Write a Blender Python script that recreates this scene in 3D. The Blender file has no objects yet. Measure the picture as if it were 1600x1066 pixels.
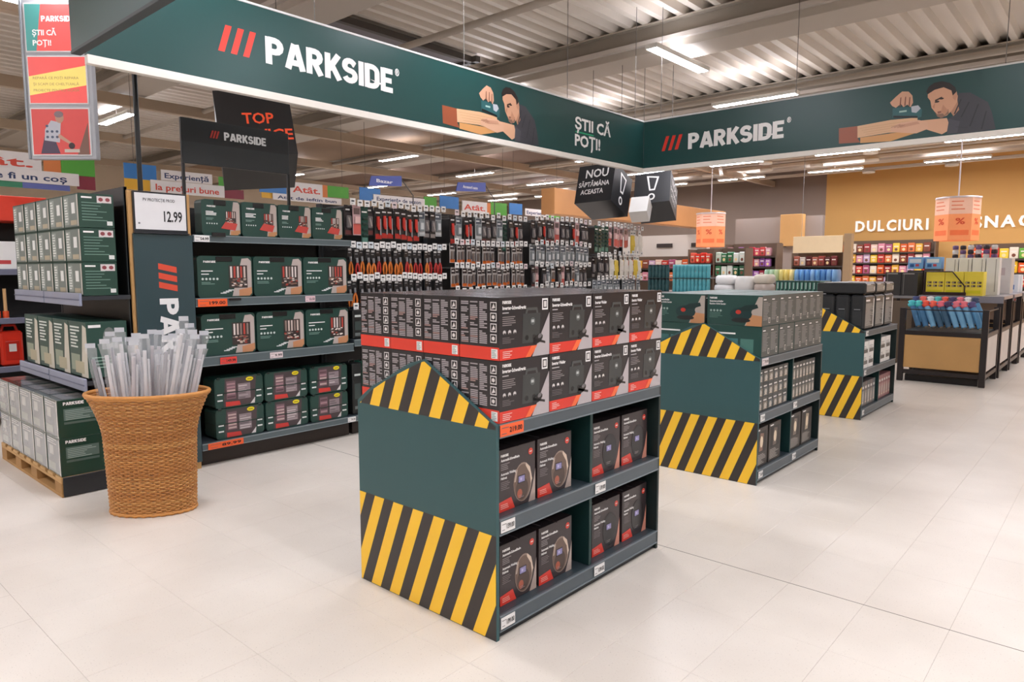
import bpy, math, random
from mathutils import Vector, Matrix
random.seed(11)
SC = bpy.context.scene
COL = SC.collection

# ------------------------------------------------------------------ camera, world, exposure
cam_d = bpy.data.cameras.new('camera'); cam = bpy.data.objects.new('camera', cam_d); COL.objects.link(cam)
cam.location = (0, 0, 1.6)
cam.rotation_euler = (math.radians(90 - 5.873), 0, math.radians(41.4345))
cam_d.sensor_fit = 'HORIZONTAL'; cam_d.sensor_width = 36; cam_d.lens = 1092.27 / 1600 * 36
cam_d.clip_end = 200
SC.camera = cam
W = bpy.data.worlds.new('world'); SC.world = W; W.use_nodes = True
W.node_tree.nodes['Background'].inputs[0].default_value = (0.9, 0.95, 1, 1)
W.node_tree.nodes['Background'].inputs[1].default_value = 0.6
VS = SC.view_settings
VS.view_transform = 'Standard'; VS.look = 'None'; VS.gamma = 1; VS.use_curve_mapping = False
VS.exposure = 1.5
LAMP = 28.5          # radiance of the ceiling strip lamps
SC.cycles.use_denoising = True
SC.cycles.max_bounces = 8; SC.cycles.diffuse_bounces = 5; SC.cycles.glossy_bounces = 3; SC.cycles.transparent_max_bounces = 12
SC.cycles.sample_clamp_indirect = 6

# ------------------------------------------------------------------ helpers
def lin(c):
    if isinstance(c, str):
        c = [int(c[i:i + 2], 16) / 255 for i in (1, 3, 5)]
    return tuple((x / 12.92 if x <= 0.04045 else ((x + 0.055) / 1.055) ** 2.4) for x in c[:3])
MATS = {}
def mat(name, col=None, rough=0.5, metal=0.0, noise=0.06, scale=9.0, bump=0.0, bscale=60.0, emit=0, spec=0.5, trans=0, alpha=1, coat=0):
    if name in MATS: return MATS[name]
    m = bpy.data.materials.new(name); m.use_nodes = True; nt = m.node_tree; N = nt.nodes; L = nt.links
    b = N['Principled BSDF']
    b.inputs['Roughness'].default_value = rough; b.inputs['Metallic'].default_value = metal
    b.inputs['Specular IOR Level'].default_value = spec
    b.inputs['Transmission Weight'].default_value = trans; b.inputs['Alpha'].default_value = alpha
    b.inputs['Coat Weight'].default_value = coat; b.inputs['Coat Roughness'].default_value = 0.08
    tc = N.new('ShaderNodeTexCoord'); nz = N.new('ShaderNodeTexNoise'); nz.inputs['Scale'].default_value = scale; nz.inputs['Detail'].default_value = 4
    L.new(tc.outputs['Object'], nz.inputs['Vector'])
    hs = N.new('ShaderNodeMapRange'); hs.inputs['To Min'].default_value = 1 - noise; hs.inputs['To Max'].default_value = 1 + noise
    L.new(nz.outputs['Fac'], hs.inputs['Value'])
    mx = N.new('ShaderNodeVectorMath'); mx.operation = 'SCALE'
    if col is None:
        at = N.new('ShaderNodeAttribute'); at.attribute_name = 'Col'; L.new(at.outputs['Color'], mx.inputs[0])
    else:
        mx.inputs[0].default_value = lin(col)
    L.new(hs.outputs['Result'], mx.inputs['Scale']); L.new(mx.outputs['Vector'], b.inputs['Base Color'])
    if bump:
        n2 = N.new('ShaderNodeTexNoise'); n2.inputs['Scale'].default_value = bscale; L.new(tc.outputs['Object'], n2.inputs['Vector'])
        bp = N.new('ShaderNodeBump'); bp.inputs['Strength'].default_value = bump; bp.inputs['Distance'].default_value = 0.01
        L.new(n2.outputs['Fac'], bp.inputs['Height']); L.new(bp.outputs['Normal'], b.inputs['Normal'])
    if emit:
        if col is None: L.new(at.outputs['Color'], b.inputs['Emission Color'])
        else: b.inputs['Emission Color'].default_value = (*lin(col), 1)
        b.inputs['Emission Strength'].default_value = emit
    MATS[name] = m; return m
PRINT = mat('printed_carton', None, 0.42, noise=0.05)
GLOSSP = mat('printed_gloss', None, 0.22, noise=0.04, bump=0.02, bscale=14)
MATTE = mat('painted_matte', None, 0.6, noise=0.05)
PLAST = mat('plastic_coloured', None, 0.35, noise=0.05)
STEEL = mat('painted_steel', None, 0.38, metal=0.25, noise=0.05)
FILM = mat('film_wrapped_carton', None, 0.22, noise=0.10, scale=5, bump=0.35, bscale=9, coat=0.6)
LIT = mat('backlit_print', None, 0.4, emit=0.12)

def sub(a, b): return (a[0] - b[0], a[1] - b[1], a[2] - b[2])
def cross(a, b): return (a[1] * b[2] - a[2] * b[1], a[2] * b[0] - a[0] * b[2], a[0] * b[1] - a[1] * b[0])

TXT = {}
def text_mesh(s, bold=0.0):
    k = (s, bold)
    if k not in TXT:
        cu = bpy.data.curves.new('t', 'FONT'); cu.body = s; cu.size = 1; cu.offset = bold; cu.resolution_u = 2; cu.fill_mode = 'FRONT'
        o = bpy.data.objects.new('t', cu); COL.objects.link(o)
        dg = bpy.context.evaluated_depsgraph_get()
        me = bpy.data.meshes.new_from_object(o.evaluated_get(dg))
        v = [(p.co.x, p.co.y) for p in me.vertices]; f = [tuple(p.vertices) for p in me.polygons]
        bpy.data.meshes.remove(me); bpy.data.objects.remove(o); bpy.data.curves.remove(cu)
        x0 = min(p[0] for p in v); x1 = max(p[0] for p in v)
        TXT[k] = ([(p[0] - x0, p[1]) for p in v], f, x1 - x0)
    return TXT[k]
_h = text_mesh('H', 0.0); CAP = max(p[1] for p in _h[0])

class Art:
    """flat print, drawn in metres on a face: x to the right, y up"""
    def __init__(s): s.p = []
    def poly(s, pts, c, layer=1): s.p.append((list(pts), [tuple(range(len(pts)))], c, layer)); return s
    def rect(s, x, y, w, h, c, layer=1): return s.poly([(x, y), (x + w, y), (x + w, y + h), (x, y + h)], c, layer)
    def ell(s, x, y, rx, ry, c, layer=1, n=14, a=0):
        ca, sa = math.cos(a), math.sin(a); P = []
        for i in range(n):
            t = 2 * math.pi * i / n; u, w = rx * math.cos(t), ry * math.sin(t); P.append((x + u * ca - w * sa, y + u * sa + w * ca))
        return s.poly(P, c, layer)
    def text(s, t, x, y, h, c, w=None, bold=0.02, layer=3, rot=0, align='l'):
        if t == 'PARKSIDE':
            tot = sum(GLY[ch][0] for ch in t) + .05 * 7; kx = (w or h * tot) / tot; cx = 0
            for ch in t:
                for pi, path in enumerate(GLY[ch][1]):
                    for qi, q in enumerate(thick(path, _t)):
                        q = [(cx + a_, b_) for a_, b_ in q]
                        s.poly([(x + b_ * h, y - a_ * kx) for a_, b_ in q] if rot else [(x + a_ * kx, y + b_ * h) for a_, b_ in q], c, layer + pi * .5 + (qi % 2) * .25)
                cx += GLY[ch][0] + .05
            return s
        v, f, tw = text_mesh(t, bold); k = h / CAP; kx = k if w is None else w / tw
        ox = x - (tw * kx / 2 if align == 'c' else 0)
        if rot: P = [(x + p[1] * k, y - p[0] * kx) for p in v]      # reads downwards
        else: P = [(ox + p[0] * kx, y + p[1] * k) for p in v]
        s.p.append((P, f, c, layer)); return s
    def lines(s, x, y, w, n, lh, c, rng, layer=2, fill=0.55):
        for i in range(n): s.rect(x, y - i * lh, w * rng.uniform(0.55, 1), lh * fill, c, layer)
        return s

def thick(path, t):
    """outline quads of a polyline of even thickness, mitred"""
    n = len(path); L = []; R = []
    for i, p in enumerate(path):
        a = path[max(i - 1, 0)]; b = path[min(i + 1, n - 1)]
        def nrm(u, v):
            d = math.hypot(v[0] - u[0], v[1] - u[1]) or 1; return (-(v[1] - u[1]) / d, (v[0] - u[0]) / d)
        n1 = nrm(a, p) if i else nrm(p, b); n2 = nrm(p, b) if i < n - 1 else n1
        mx, my = n1[0] + n2[0], n1[1] + n2[1]; d = math.hypot(mx, my) or 1; mx /= d; my /= d; k = t / 2 / max(.35, mx * n1[0] + my * n1[1])
        L.append((p[0] + mx * k, p[1] + my * k)); R.append((p[0] - mx * k, p[1] - my * k))
    return [[R[i], R[i + 1], L[i + 1], L[i]] for i in range(n - 1)]
def arc(cx, cy, rx, ry, a0, a1, n=6): return [(cx + rx * math.cos(math.radians(a0 + (a1 - a0) * i / n)), cy + ry * math.sin(math.radians(a0 + (a1 - a0) * i / n))) for i in range(n + 1)]
_t = .225; _b = [(.1, 0), (.1, 1)]
_bowl = [(.1, .9), (.30, .9)] + arc(.32, .69, .19, .21, 90, -90) + [(.1, .48)]
GLY = {'P': (.62, [_b, _bowl]), 'A': (.74, [[(.10, 0), (.345, .97)], [(.64, 0), (.395, .97)], [(.2, .26), (.54, .26)]]), 'R': (.66, [_b, _bowl, [(.30, .46), (.54, 0)]]),
       'K': (.63, [_b, [(.14, .36), (.54, 1)], [(.27, .55), (.57, 0)]]), 'I': (.22, [[(.11, 0), (.11, 1)]]), 'D': (.66, [_b, [(.1, .9), (.28, .9)] + arc(.30, .68, .24, .22, 90, 0) + [(.54, .32)] + arc(.30, .32, .24, .22, 0, -90) + [(.1, .1)]]),
       'E': (.56, [_b, [(.1, .9), (.54, .9)], [(.1, .5), (.49, .5)], [(.1, .1), (.54, .1)]]),
       'S': (.64, [[(.53, .76)] + arc(.32, .70, .205, .20, 20, 180, 7) + arc(.32, .66, .205, .15, 190, 255, 3) + arc(.33, .33, .205, .17, 75, 0, 4) + arc(.32, .30, .215, .20, -10, -160, 7)])}
class MB:
    def __init__(s): s.v = []; s.f = []; s.c = []; s.sm = []
    def add(s, v, f, c, smooth=False):
        o = len(s.v); s.v += [tuple(p) for p in v]; s.f += [tuple(i + o for i in q) for q in f]; s.c += [c] * len(f); s.sm += [smooth] * len(f); return s
    def box(s, x0, x1, y0, y1, z0, z1, c='#808080', ch=0.0):
        if ch <= 0:
            v = [(x, y, z) for z in (z0, z1) for y in (y0, y1) for x in (x0, x1)]
            return s.add(v, [(0, 2, 3, 1), (4, 5, 7, 6), (0, 1, 5, 4), (2, 6, 7, 3), (0, 4, 6, 2), (1, 3, 7, 5)], c)
        lo = (x0, y0, z0); hi = (x1, y1, z1); cen = [(a + b) / 2 for a, b in zip(lo, hi)]
        v = []; idx = {}
        for sx in (0, 1):
            for sy in (0, 1):
                for sz in (0, 1):
                    S = (sx, sy, sz)
                    for ax in range(3):
                        p = [(hi[k] if S[k] else lo[k]) + (0 if k == ax else (-ch if S[k] else ch)) for k in range(3)]
                        idx[(S, ax)] = len(v); v.append(tuple(p))
        fs = []
        for ax in range(3):
            o = [k for k in range(3) if k != ax]
            for sd in (0, 1):
                q = []
                for a, b in ((0, 0), (1, 0), (1, 1), (0, 1)):
                    S = [0, 0, 0]; S[ax] = sd; S[o[0]] = a; S[o[1]] = b; q.append(idx[(tuple(S), ax)])
                fs.append(q)
        for ax in range(3):
            o = [k for k in range(3) if k != ax]
            for a in (0, 1):
                for b in (0, 1):
                    S = [0, 0, 0]; S[o[0]] = a; S[o[1]] = b; T = list(S); T[ax] = 1
                    fs.append([idx[(tuple(S), o[0])], idx[(tuple(T), o[0])], idx[(tuple(T), o[1])], idx[(tuple(S), o[1])]])
        for sx in (0, 1):
            for sy in (0, 1):
                for sz in (0, 1): fs.append([idx[((sx, sy, sz), k)] for k in range(3)])
        out = []
        for q in fs:
            n = cross(sub(v[q[1]], v[q[0]]), sub(v[q[2]], v[q[0]])); m = [sum(v[i][k] for i in q) / len(q) - cen[k] for k in range(3)]
            out.append(tuple(q) if sum(a * b for a, b in zip(n, m)) > 0 else tuple(reversed(q)))
        return s.add(v, out, c)
    def art(s, a, O, U, V, N=None, eps=0.0005, base=0.0004):
        N = N or cross(U, V)
        for pts, fs, c, layer in a.p:
            d = base + eps * layer
            s.add([tuple(O[k] + U[k] * x + V[k] * y + N[k] * d for k in range(3)) for x, y in pts], fs, c)
        return s
    def prism(s, pts, O, U, V, t, c, cback=None):
        """outline pts (ccw in U,V) given thickness t backwards from the plane"""
        N = cross(U, V); n = len(pts)
        F = [tuple(O[k] + U[k] * x + V[k] * y for k in range(3)) for x, y in pts]
        B = [tuple(p[k] - N[k] * t for k in range(3)) for p in F]
        s.add(F + B, [tuple(range(n)), tuple(range(2 * n - 1, n - 1, -1))] + [(i, n + i, n + (i + 1) % n, (i + 1) % n) for i in range(n)], c); return s
    def tube(s, P, r, c, n=8, cap=True, smooth=True):
        rs = r if isinstance(r, (list, tuple)) else [r] * len(P)
        P = [Vector(p) for p in P]; R = []
        prev = None
        for i, p in enumerate(P):
            t = (P[min(i + 1, len(P) - 1)] - P[max(i - 1, 0)]).normalized()
            if prev is None: a = t.orthogonal().normalized()
            else: a = (prev - t * prev.dot(t)).normalized()
            prev = a; b = t.cross(a)
            R.append([tuple(p + (a * math.cos(2 * math.pi * j / n) + b * math.sin(2 * math.pi * j / n)) * rs[i]) for j in range(n)])
        v = [q for ring in R for q in ring]; f = []
        for i in range(len(P) - 1):
            for j in range(n): f.append((i * n + j, i * n + (j + 1) % n, (i + 1) * n + (j + 1) % n, (i + 1) * n + j))
        s.add(v, f, c, smooth)
        if cap: s.add(R[0] + R[-1], [tuple(range(n - 1, -1, -1)), tuple(range(n, 2 * n))], c)
        return s
    def lathe(s, prof, c, cx=0, cy=0, n=16, sx=1, sy=1, smooth=True):
        v = []; f = []
        for r, z in prof:
            for j in range(n): v.append((cx + r * sx * math.cos(2 * math.pi * j / n), cy + r * sy * math.sin(2 * math.pi * j / n), z))
        for i in range(len(prof) - 1):
            for j in range(n): f.append((i * n + j, i * n + (j + 1) % n, (i + 1) * n + (j + 1) % n, (i + 1) * n + j))
        s.add(v, f, c, smooth)
        if prof[0][0] > 1e-4: s.add(v[:n], [tuple(range(n - 1, -1, -1))], c)
        if prof[-1][0] > 1e-4: s.add(v[-n:], [tuple(range(n))], c)
        return s
    def mesh(s, name):
        me = bpy.data.meshes.new(name); me.from_pydata(s.v, [], s.f)
        at = me.color_attributes.new('Col', 'FLOAT_COLOR', 'CORNER'); cache = {}; buf = []
        for q, c in zip(s.f, s.c):
            if c not in cache: cache[c] = (*lin(c), 1.0)
            buf.extend(cache[c] * len(q))
        at.data.foreach_set('color', buf)
        me.polygons.foreach_set('use_smooth', s.sm); me.update(); return me

def obj(name, m, material, parent=None, loc=None, rz=None):
    me = m.mesh(name) if isinstance(m, MB) else m
    if material is not None and len(me.materials) == 0: me.materials.append(material)
    o = bpy.data.objects.new(name, me); COL.objects.link(o)
    if parent is not None: o.parent = parent
    if loc is not None: o.location = loc
    if rz: o.rotation_euler = (0, 0, rz)
    return o
def tag(o, label=None, cat=None, group=None, kind=None):
    if label: o['label'] = label
    if cat: o['category'] = cat
    if group: o['group'] = group
    if kind: o['kind'] = kind
    return o
def thing(name, label, cat, loc=(0, 0, 0), rz=0, group=None):
    o = bpy.data.objects.new(name, None); COL.objects.link(o); o.location = loc; o.rotation_euler = (0, 0, rz); o.empty_display_size = 0.1
    return tag(o, label, cat, group)
def struct(name, m, material, parent=None):
    o = obj(name, m, material, parent)
    if parent is None: o['kind'] = 'structure'
    return o
def copy_tree(o, parent=None):
    c = o.copy(); COL.objects.link(c); c.parent = parent
    for ch in o.children: copy_tree(ch, c)
    return c
def place(proto, used, loc, rz, label, group=None):
    """the prototype itself the first time, then copies of it"""
    o = proto if not used[0] else copy_tree(proto); used[0] = True
    o.location = loc; o.rotation_euler = (0, 0, rz); o['label'] = label
    if group: o['group'] = group
    return o
ORD = 'first second third fourth fifth sixth seventh eighth ninth tenth eleventh twelfth thirteenth fourteenth fifteenth sixteenth seventeenth eighteenth nineteenth twentieth'.split()
def od(i): return ORD[i] if i < 20 else 'twenty-' + ORD[i - 20] if i < 29 else 'thirtieth' if i == 29 else 'thirty-' + ORD[i - 30]
X_, Y_, Z_ = (1, 0, 0), (0, 1, 0), (0, 0, 1)
NX, NY = (-1, 0, 0), (0, -1, 0)
def clip(poly, planes):
    for a, b, c in planes:              # keep a*x+b*y<=c
        out = []
        for i in range(len(poly)):
            p, q = poly[i], poly[(i + 1) % len(poly)]; dp = a * p[0] + b * p[1] - c; dq = a * q[0] + b * q[1] - c
            if dp <= 0: out.append(p)
            if dp * dq < 0: t = dp / (dp - dq); out.append((p[0] + (q[0] - p[0]) * t, p[1] + (q[1] - p[1]) * t))
        poly = out
        if len(poly) < 3: return []
    return poly
WHITE = '#f2f0ee'; BLACK = '#1c1a1b'; DGREEN = '#34585a'; GREEN = '#24493f'; RED = '#d8392b'; YEL = '#ffcb33'; GREY = '#8d8b8c'

# ------------------------------------------------------------------ the room
XL, XR, YF, YB, ZC = -24.0, 12.0, -9.0, 24.0, 5.0
# floor: screed with procedural joints; the nearest tiles are pieces of their own
TX, TY = 0.3545, 0.535; T0X, T0Y = -1.565, 3.515
fm = bpy.data.materials.new('floor_tile_field'); fm.use_nodes = True
def floor_nodes(m, joints):
    nt = m.node_tree; N = nt.nodes; L = nt.links; b = N['Principled BSDF']; b.inputs['Roughness'].default_value = 0.33; b.inputs['Specular IOR Level'].default_value = 0.35
    tc = N.new('ShaderNodeNewGeometry'); nz = N.new('ShaderNodeTexNoise'); nz.inputs['Scale'].default_value = 1.3; nz.inputs['Detail'].default_value = 5
    L.new(tc.outputs['Position'], nz.inputs['Vector'])
    sp = N.new('ShaderNodeTexNoise'); sp.inputs['Scale'].default_value = 140; sp.inputs['Detail'].default_value = 2; L.new(tc.outputs['Position'], sp.inputs['Vector'])
    r = N.new('ShaderNodeValToRGB'); r.color_ramp.elements[0].color = (*lin('#d3cbc0'), 1); r.color_ramp.elements[1].color = (*lin('#e3dcd2'), 1)
    r.color_ramp.elements[0].position = 0.3; r.color_ramp.elements[1].position = 0.7; L.new(nz.outputs['Fac'], r.inputs['Fac'])
    r2 = N.new('ShaderNodeValToRGB'); r2.color_ramp.elements[0].color = (0.72, 0.70, 0.68, 1); r2.color_ramp.elements[0].position = 0.27
    r2.color_ramp.elements[1].color = (1, 1, 1, 1); r2.color_ramp.elements[1].position = 0.36; L.new(sp.outputs['Fac'], r2.inputs['Fac'])
    mm = N.new('ShaderNodeMix'); mm.data_type = 'RGBA'; mm.blend_type = 'MULTIPLY'; mm.inputs['Factor'].default_value = 1
    L.new(r.outputs['Color'], mm.inputs['A']); L.new(r2.outputs['Color'], mm.inputs['B'])
    if joints:
        mp = N.new('ShaderNodeMapping'); mp.vector_type = 'POINT'; mp.inputs['Location'].default_value = (-T0X, -T0Y, 0); L.new(tc.outputs['Position'], mp.inputs['Vector'])
        br = N.new('ShaderNodeTexBrick'); br.offset = 0; br.inputs['Scale'].default_value = 1; br.inputs['Brick Width'].default_value = TX; br.inputs['Row Height'].default_value = TY
        br.inputs['Mortar Size'].default_value = 0.0012; br.inputs['Color1'].default_value = br.inputs['Color2'].default_value = (1, 1, 1, 1); br.inputs['Mortar'].default_value = (0.6, 0.57, 0.54, 1)
        L.new(mp.outputs['Vector'], br.inputs['Vector'])
        m2 = N.new('ShaderNodeMix'); m2.data_type = 'RGBA'; m2.blend_type = 'MULTIPLY'; m2.inputs['Factor'].default_value = 1
        L.new(mm.outputs['Result'], m2.inputs['A']); L.new(br.outputs['Color'], m2.inputs['B']); L.new(m2.outputs['Result'], b.inputs['Base Color'])
    else: L.new(mm.outputs['Result'], b.inputs['Base Color'])
floor_nodes(fm, True)
tm = bpy.data.materials.new('floor_tile'); tm.use_nodes = True; floor_nodes(tm, False)
floor = struct('floor', MB().box(XL, XR, YF, YB, -0.2, -0.0015), fm)
tag(floor, 'pale beige tiled shop floor with thin joints')
tile_me = MB().box(0.0005, TX - 0.0005, 0.0005, TY - 0.0005, -0.01, 0.0, '#d5cbc0', 0.0008).mesh('tile'); tile_me.materials.append(tm)
fx, fy = -math.sin(math.radians(41.43)), math.cos(math.radians(41.43))
cand = []
for i in range(-30, 12):
    for j in range(-8, 25):
        x, y = T0X + i * TX, T0Y + j * TY; cx, cy = x + TX / 2, y + TY / 2
        d = cx * fx + cy * fy; u = cx * fy - cy * fx
        if d > 2.1 and abs(u / d) < 0.80: cand.append((d, x, y))
cand.sort()
for d, x, y in cand[:300]: obj('tile', tile_me, None, floor, (x, y, 0))

obj('joint_strip', MB().box(-7, XR, T0Y - .0025, T0Y + .0025, -.004, .0004, '#6f665e'), MATTE, floor)
wall_m = mat('wall_paint', None, 0.75, noise=0.04, scale=0.7)
struct('wall_left', MB().box(XL - .2, XL, YF, YB, 0, ZC + .3, '#d8c7b0'), wall_m)
struct('wall_front', MB().box(XL, XR, YF - .2, YF, 0, ZC + .3, '#cfc6b8'), wall_m)
struct('wall_right', MB().box(XR, XR + .2, YF, YB, 0, ZC + .3, '#cfc6b8'), wall_m)
b = MB(); b.box(XL, -7.6, YB, YB + .2, 0, ZC + .3, '#8f7d70'); b.box(-7.6, XR, YB, YB + .2, 0, ZC + .3, '#d6a560')
struct('wall_back', b, wall_m)
# ceiling: trapezoidal steel deck, ribs running away from the right banner
deck_m = mat('deck_steel', '#dcd3c8', 0.5, metal=0.0, noise=0.08, scale=0.6)
v = []; f = []; x = XL; per = 0.27; prof = [(0, 0), (0.09, 0), (0.12, 0.10), (0.24, 0.10)]
xs = []
while x < XR:
    for dx, dz in prof: xs.append((x + dx, ZC + dz))
    x += per
for (px, pz) in xs: v += [(px, YF, pz), (px, YB, pz)]
for i in range(len(xs) - 1): f.append((2 * i, 2 * i + 1, 2 * i + 3, 2 * i + 2))
dk = MB().add(v, f, '#c4b9ab'); dk.box(XL, XR, YF, YB, ZC + .14, ZC + .3)
struct('ceiling', dk, deck_m)
beam_m = mat('beam_paint', None, 0.55, noise=0.05, scale=1.5)
BY = [-8.1, -3.85, 0.4, 4.63, 8.86, 13.1, 17.35, 21.6]
for k, y in enumerate(BY):
    bm_ = MB(); bm_.box(XL, XR, y + .08, y + .5, ZC - .27, ZC, '#9d9488'); bm_.box(XL, XR, y, y + .60, ZC - .40, ZC - .27, '#b9afa3', 0.008)
    bm_.box(XL, XR, y - .07, y, ZC - .30, ZC - .24, '#c9c0b8'); bm_.box(XL, XR, y - .02, y + .62, ZC - .02, ZC, '#b5ab9e')
    struct('ceiling_beam', bm_, beam_m)
for k, x in enumerate((-21, -17, -13.2, -9.4, 2.5, 7)):
    struct('ceiling_purlin', MB().box(x, x + .12, YF, YB, ZC - .62, ZC - .44, '#b7a48e'), beam_m)
for y in (6.2, 11.6, 15.6, 19.3):
    struct('ceiling_pipe', MB().tube([(XL, y, ZC - .5), (XR, y, ZC - .5)], 0.045, '#b2a79a', 8), beam_m)
sky = MB()
for i in range(3): sky.box(-12.6 + i * 1.5, -11.15 + i * 1.5, 5.4, 8.2, ZC - .08, ZC - .05, '#77747a')
for i in range(4): sky.box(-12.66 + i * 1.5, -12.58 + i * 1.5, 5.3, 8.3, ZC - .13, ZC - .04, '#4c4642')
sky.box(-12.7, -8.0, 5.3, 5.38, ZC - .13, ZC - .04, '#4c4642'); sky.box(-12.7, -8.0, 8.2, 8.3, ZC - .13, ZC - .04, '#4c4642')
struct('ceiling_skylight', sky, beam_m)

# strip lamps, one thing each
lamp_e = mat('lamp_diffuser', '#f6f6ff', 0.5, noise=0.0, emit=LAMP)
hm, dm_ = MB().box(-.75, .75, -.09, .09, 0, .06, '#e8e6e2', 0.006).mesh('housing'), MB().add([(-.72, -.075, -.002), (-.72, .075, -.002), (.72, .075, -.002), (.72, -.075, -.002)], [(0, 1, 2, 3)], '#ffffff').mesh('diffuser')
um_ = MB().add([(-.72, -.06, .0605), (.72, -.06, .0605), (.72, .06, .0605), (-.72, .06, .0605)], [(0, 1, 2, 3)], '#ffffff').mesh('ceiling_fill'); um_.materials.append(mat('ceiling_fill_glow', '#f6f6ff', .5, noise=0, emit=LAMP * .28)); hm.materials.append(MATTE); dm_.materials.append(lamp_e)  # upward glow added on the housings to brighten the ceiling
def lamp(x, y, z, rz, label):
    t = thing('ceiling_light', label, 'lamp', (x, y, z), rz, 'strip lamps under the ceiling beams')
    obj('housing', hm, None, t); obj('diffuser', dm_, None, t); obj('ceiling_fill', um_, None, t)
    obj('hanger', MB().tube([(0, 0, .06), (0, 0, ZC - .405 - z)], .008, '#6a6560', 6), MATTE, t)
LR = [(-5, 4.3, (-20, -16, -12, -8, -4, 0, 4, 8)), (-1.2, 4.3, (-20, -16, -12, -8, -4, 0, 4, 8)), (2.2, 4.3, (-8, -4, 0, 4, 8)),
      (5.2, 4.40, (-14.5,)), (4.93, 4.40, (-4.2, -.7, 3, 7)), (8.95, 4.44, (-8.4, -4.85, 2.6, 7)), (12.12, 4.5, (-20, -14.7, -8.4, -5.11, 3, 7)),
      (15.3, 4.42, (-19.5, -15, -10.5, -7.6, -4.6, -1.2, 2, 7)), (18.4, 4.42, (-19.8, -14.8, -11, -8.2, -5.4, -2.6, .5, 4, 8)), (21.5, 4.42, (-19.5, -17, -12, -9.4, -6.6, -3.6, -.6, 3, 7))]  # extra lamps added in these back rows to brighten the far area
for r, (y, zz, xs_) in enumerate(LR):
    for k, x in enumerate(xs_):
        lamp(x, y, zz, math.pi / 2 if (r, k) == (5, 1) else 0, 'white strip lamp, %s from the left in the %s ceiling row' % (od(k), od(r)))
pnl = mat('ceiling_board', None, .7, noise=.06, scale=.5)
struct('ceiling_panel', MB().box(XL, -9.5, 9.5, 13.0, ZC - .035, ZC - .01, '#8f7660'), pnl)
struct('ceiling_panel', MB().box(XL, -7.6, 13.75, YB, ZC - .035, ZC - .01, '#8a7264'), pnl)
struct('ceiling_panel', MB().box(-7.6, XR, 13.75, YB, ZC - .035, ZC - .01, '#a9803f'), pnl)
for y in (16.0, 18.9, 20.2, 22.6): struct('ceiling_rail', MB().box(XL, XR, y, y + .09, ZC - .52, ZC - .43, '#cdbfae', .01), beam_m)
dl_e = mat('downlight_glow', '#fff3df', .5, noise=0, emit=40)
for k, (x, y) in enumerate(((-10.4, 18.9), (-9.9, 20.2), (-6.7, 20.2), (-5.3, 20.2), (-8.1, 20.2), (-5.0, 18.9), (-2.6, 16.05), (-7.6, 18.9), (-3.9, 22.6), (-6.0, 22.6))):
    t = thing('downlight', 'round white downlight under the far ceiling rails, %s counted from the left' % od(sorted([-10.4, -9.9, -6.7, -5.3, -8.1, -5.0, -2.6, -7.6, -3.9, -6.0]).index(x)), 'lamp', (x, y + .045, ZC - .53), 0, 'round downlights')
    obj('ring', MB().lathe([(.13, -.06), (.17, -.06), (.17, .0), (.05, .01)], '#e6e0d6', n=16), MATTE, t)
    obj('lens', MB().lathe([(.001, -.055), (.13, -.055)], '#ffffff', n=16), dl_e, t)
for k, (x, y) in enumerate(((-6.1, 16.05), (-4.7, 16.05), (-2.2, 16.05), (-7.9, 16.05), (-8.9, 18.95))):
    t = thing('spotlight', 'small white track spotlight on the far rails, %s of the five' % od(k), 'lamp', (x, y + .045, ZC - .52), 0, 'track spotlights')
    obj('arm', MB().tube([(0, 0, 0), (0, 0, -.08)], .02, '#e9e6e0', 8), MATTE, t)
    obj('head', MB().tube([(-.02, 0, -.06), (.05, -.06, -.24)], .055, '#f0ede8', 10), MATTE, t)

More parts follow.
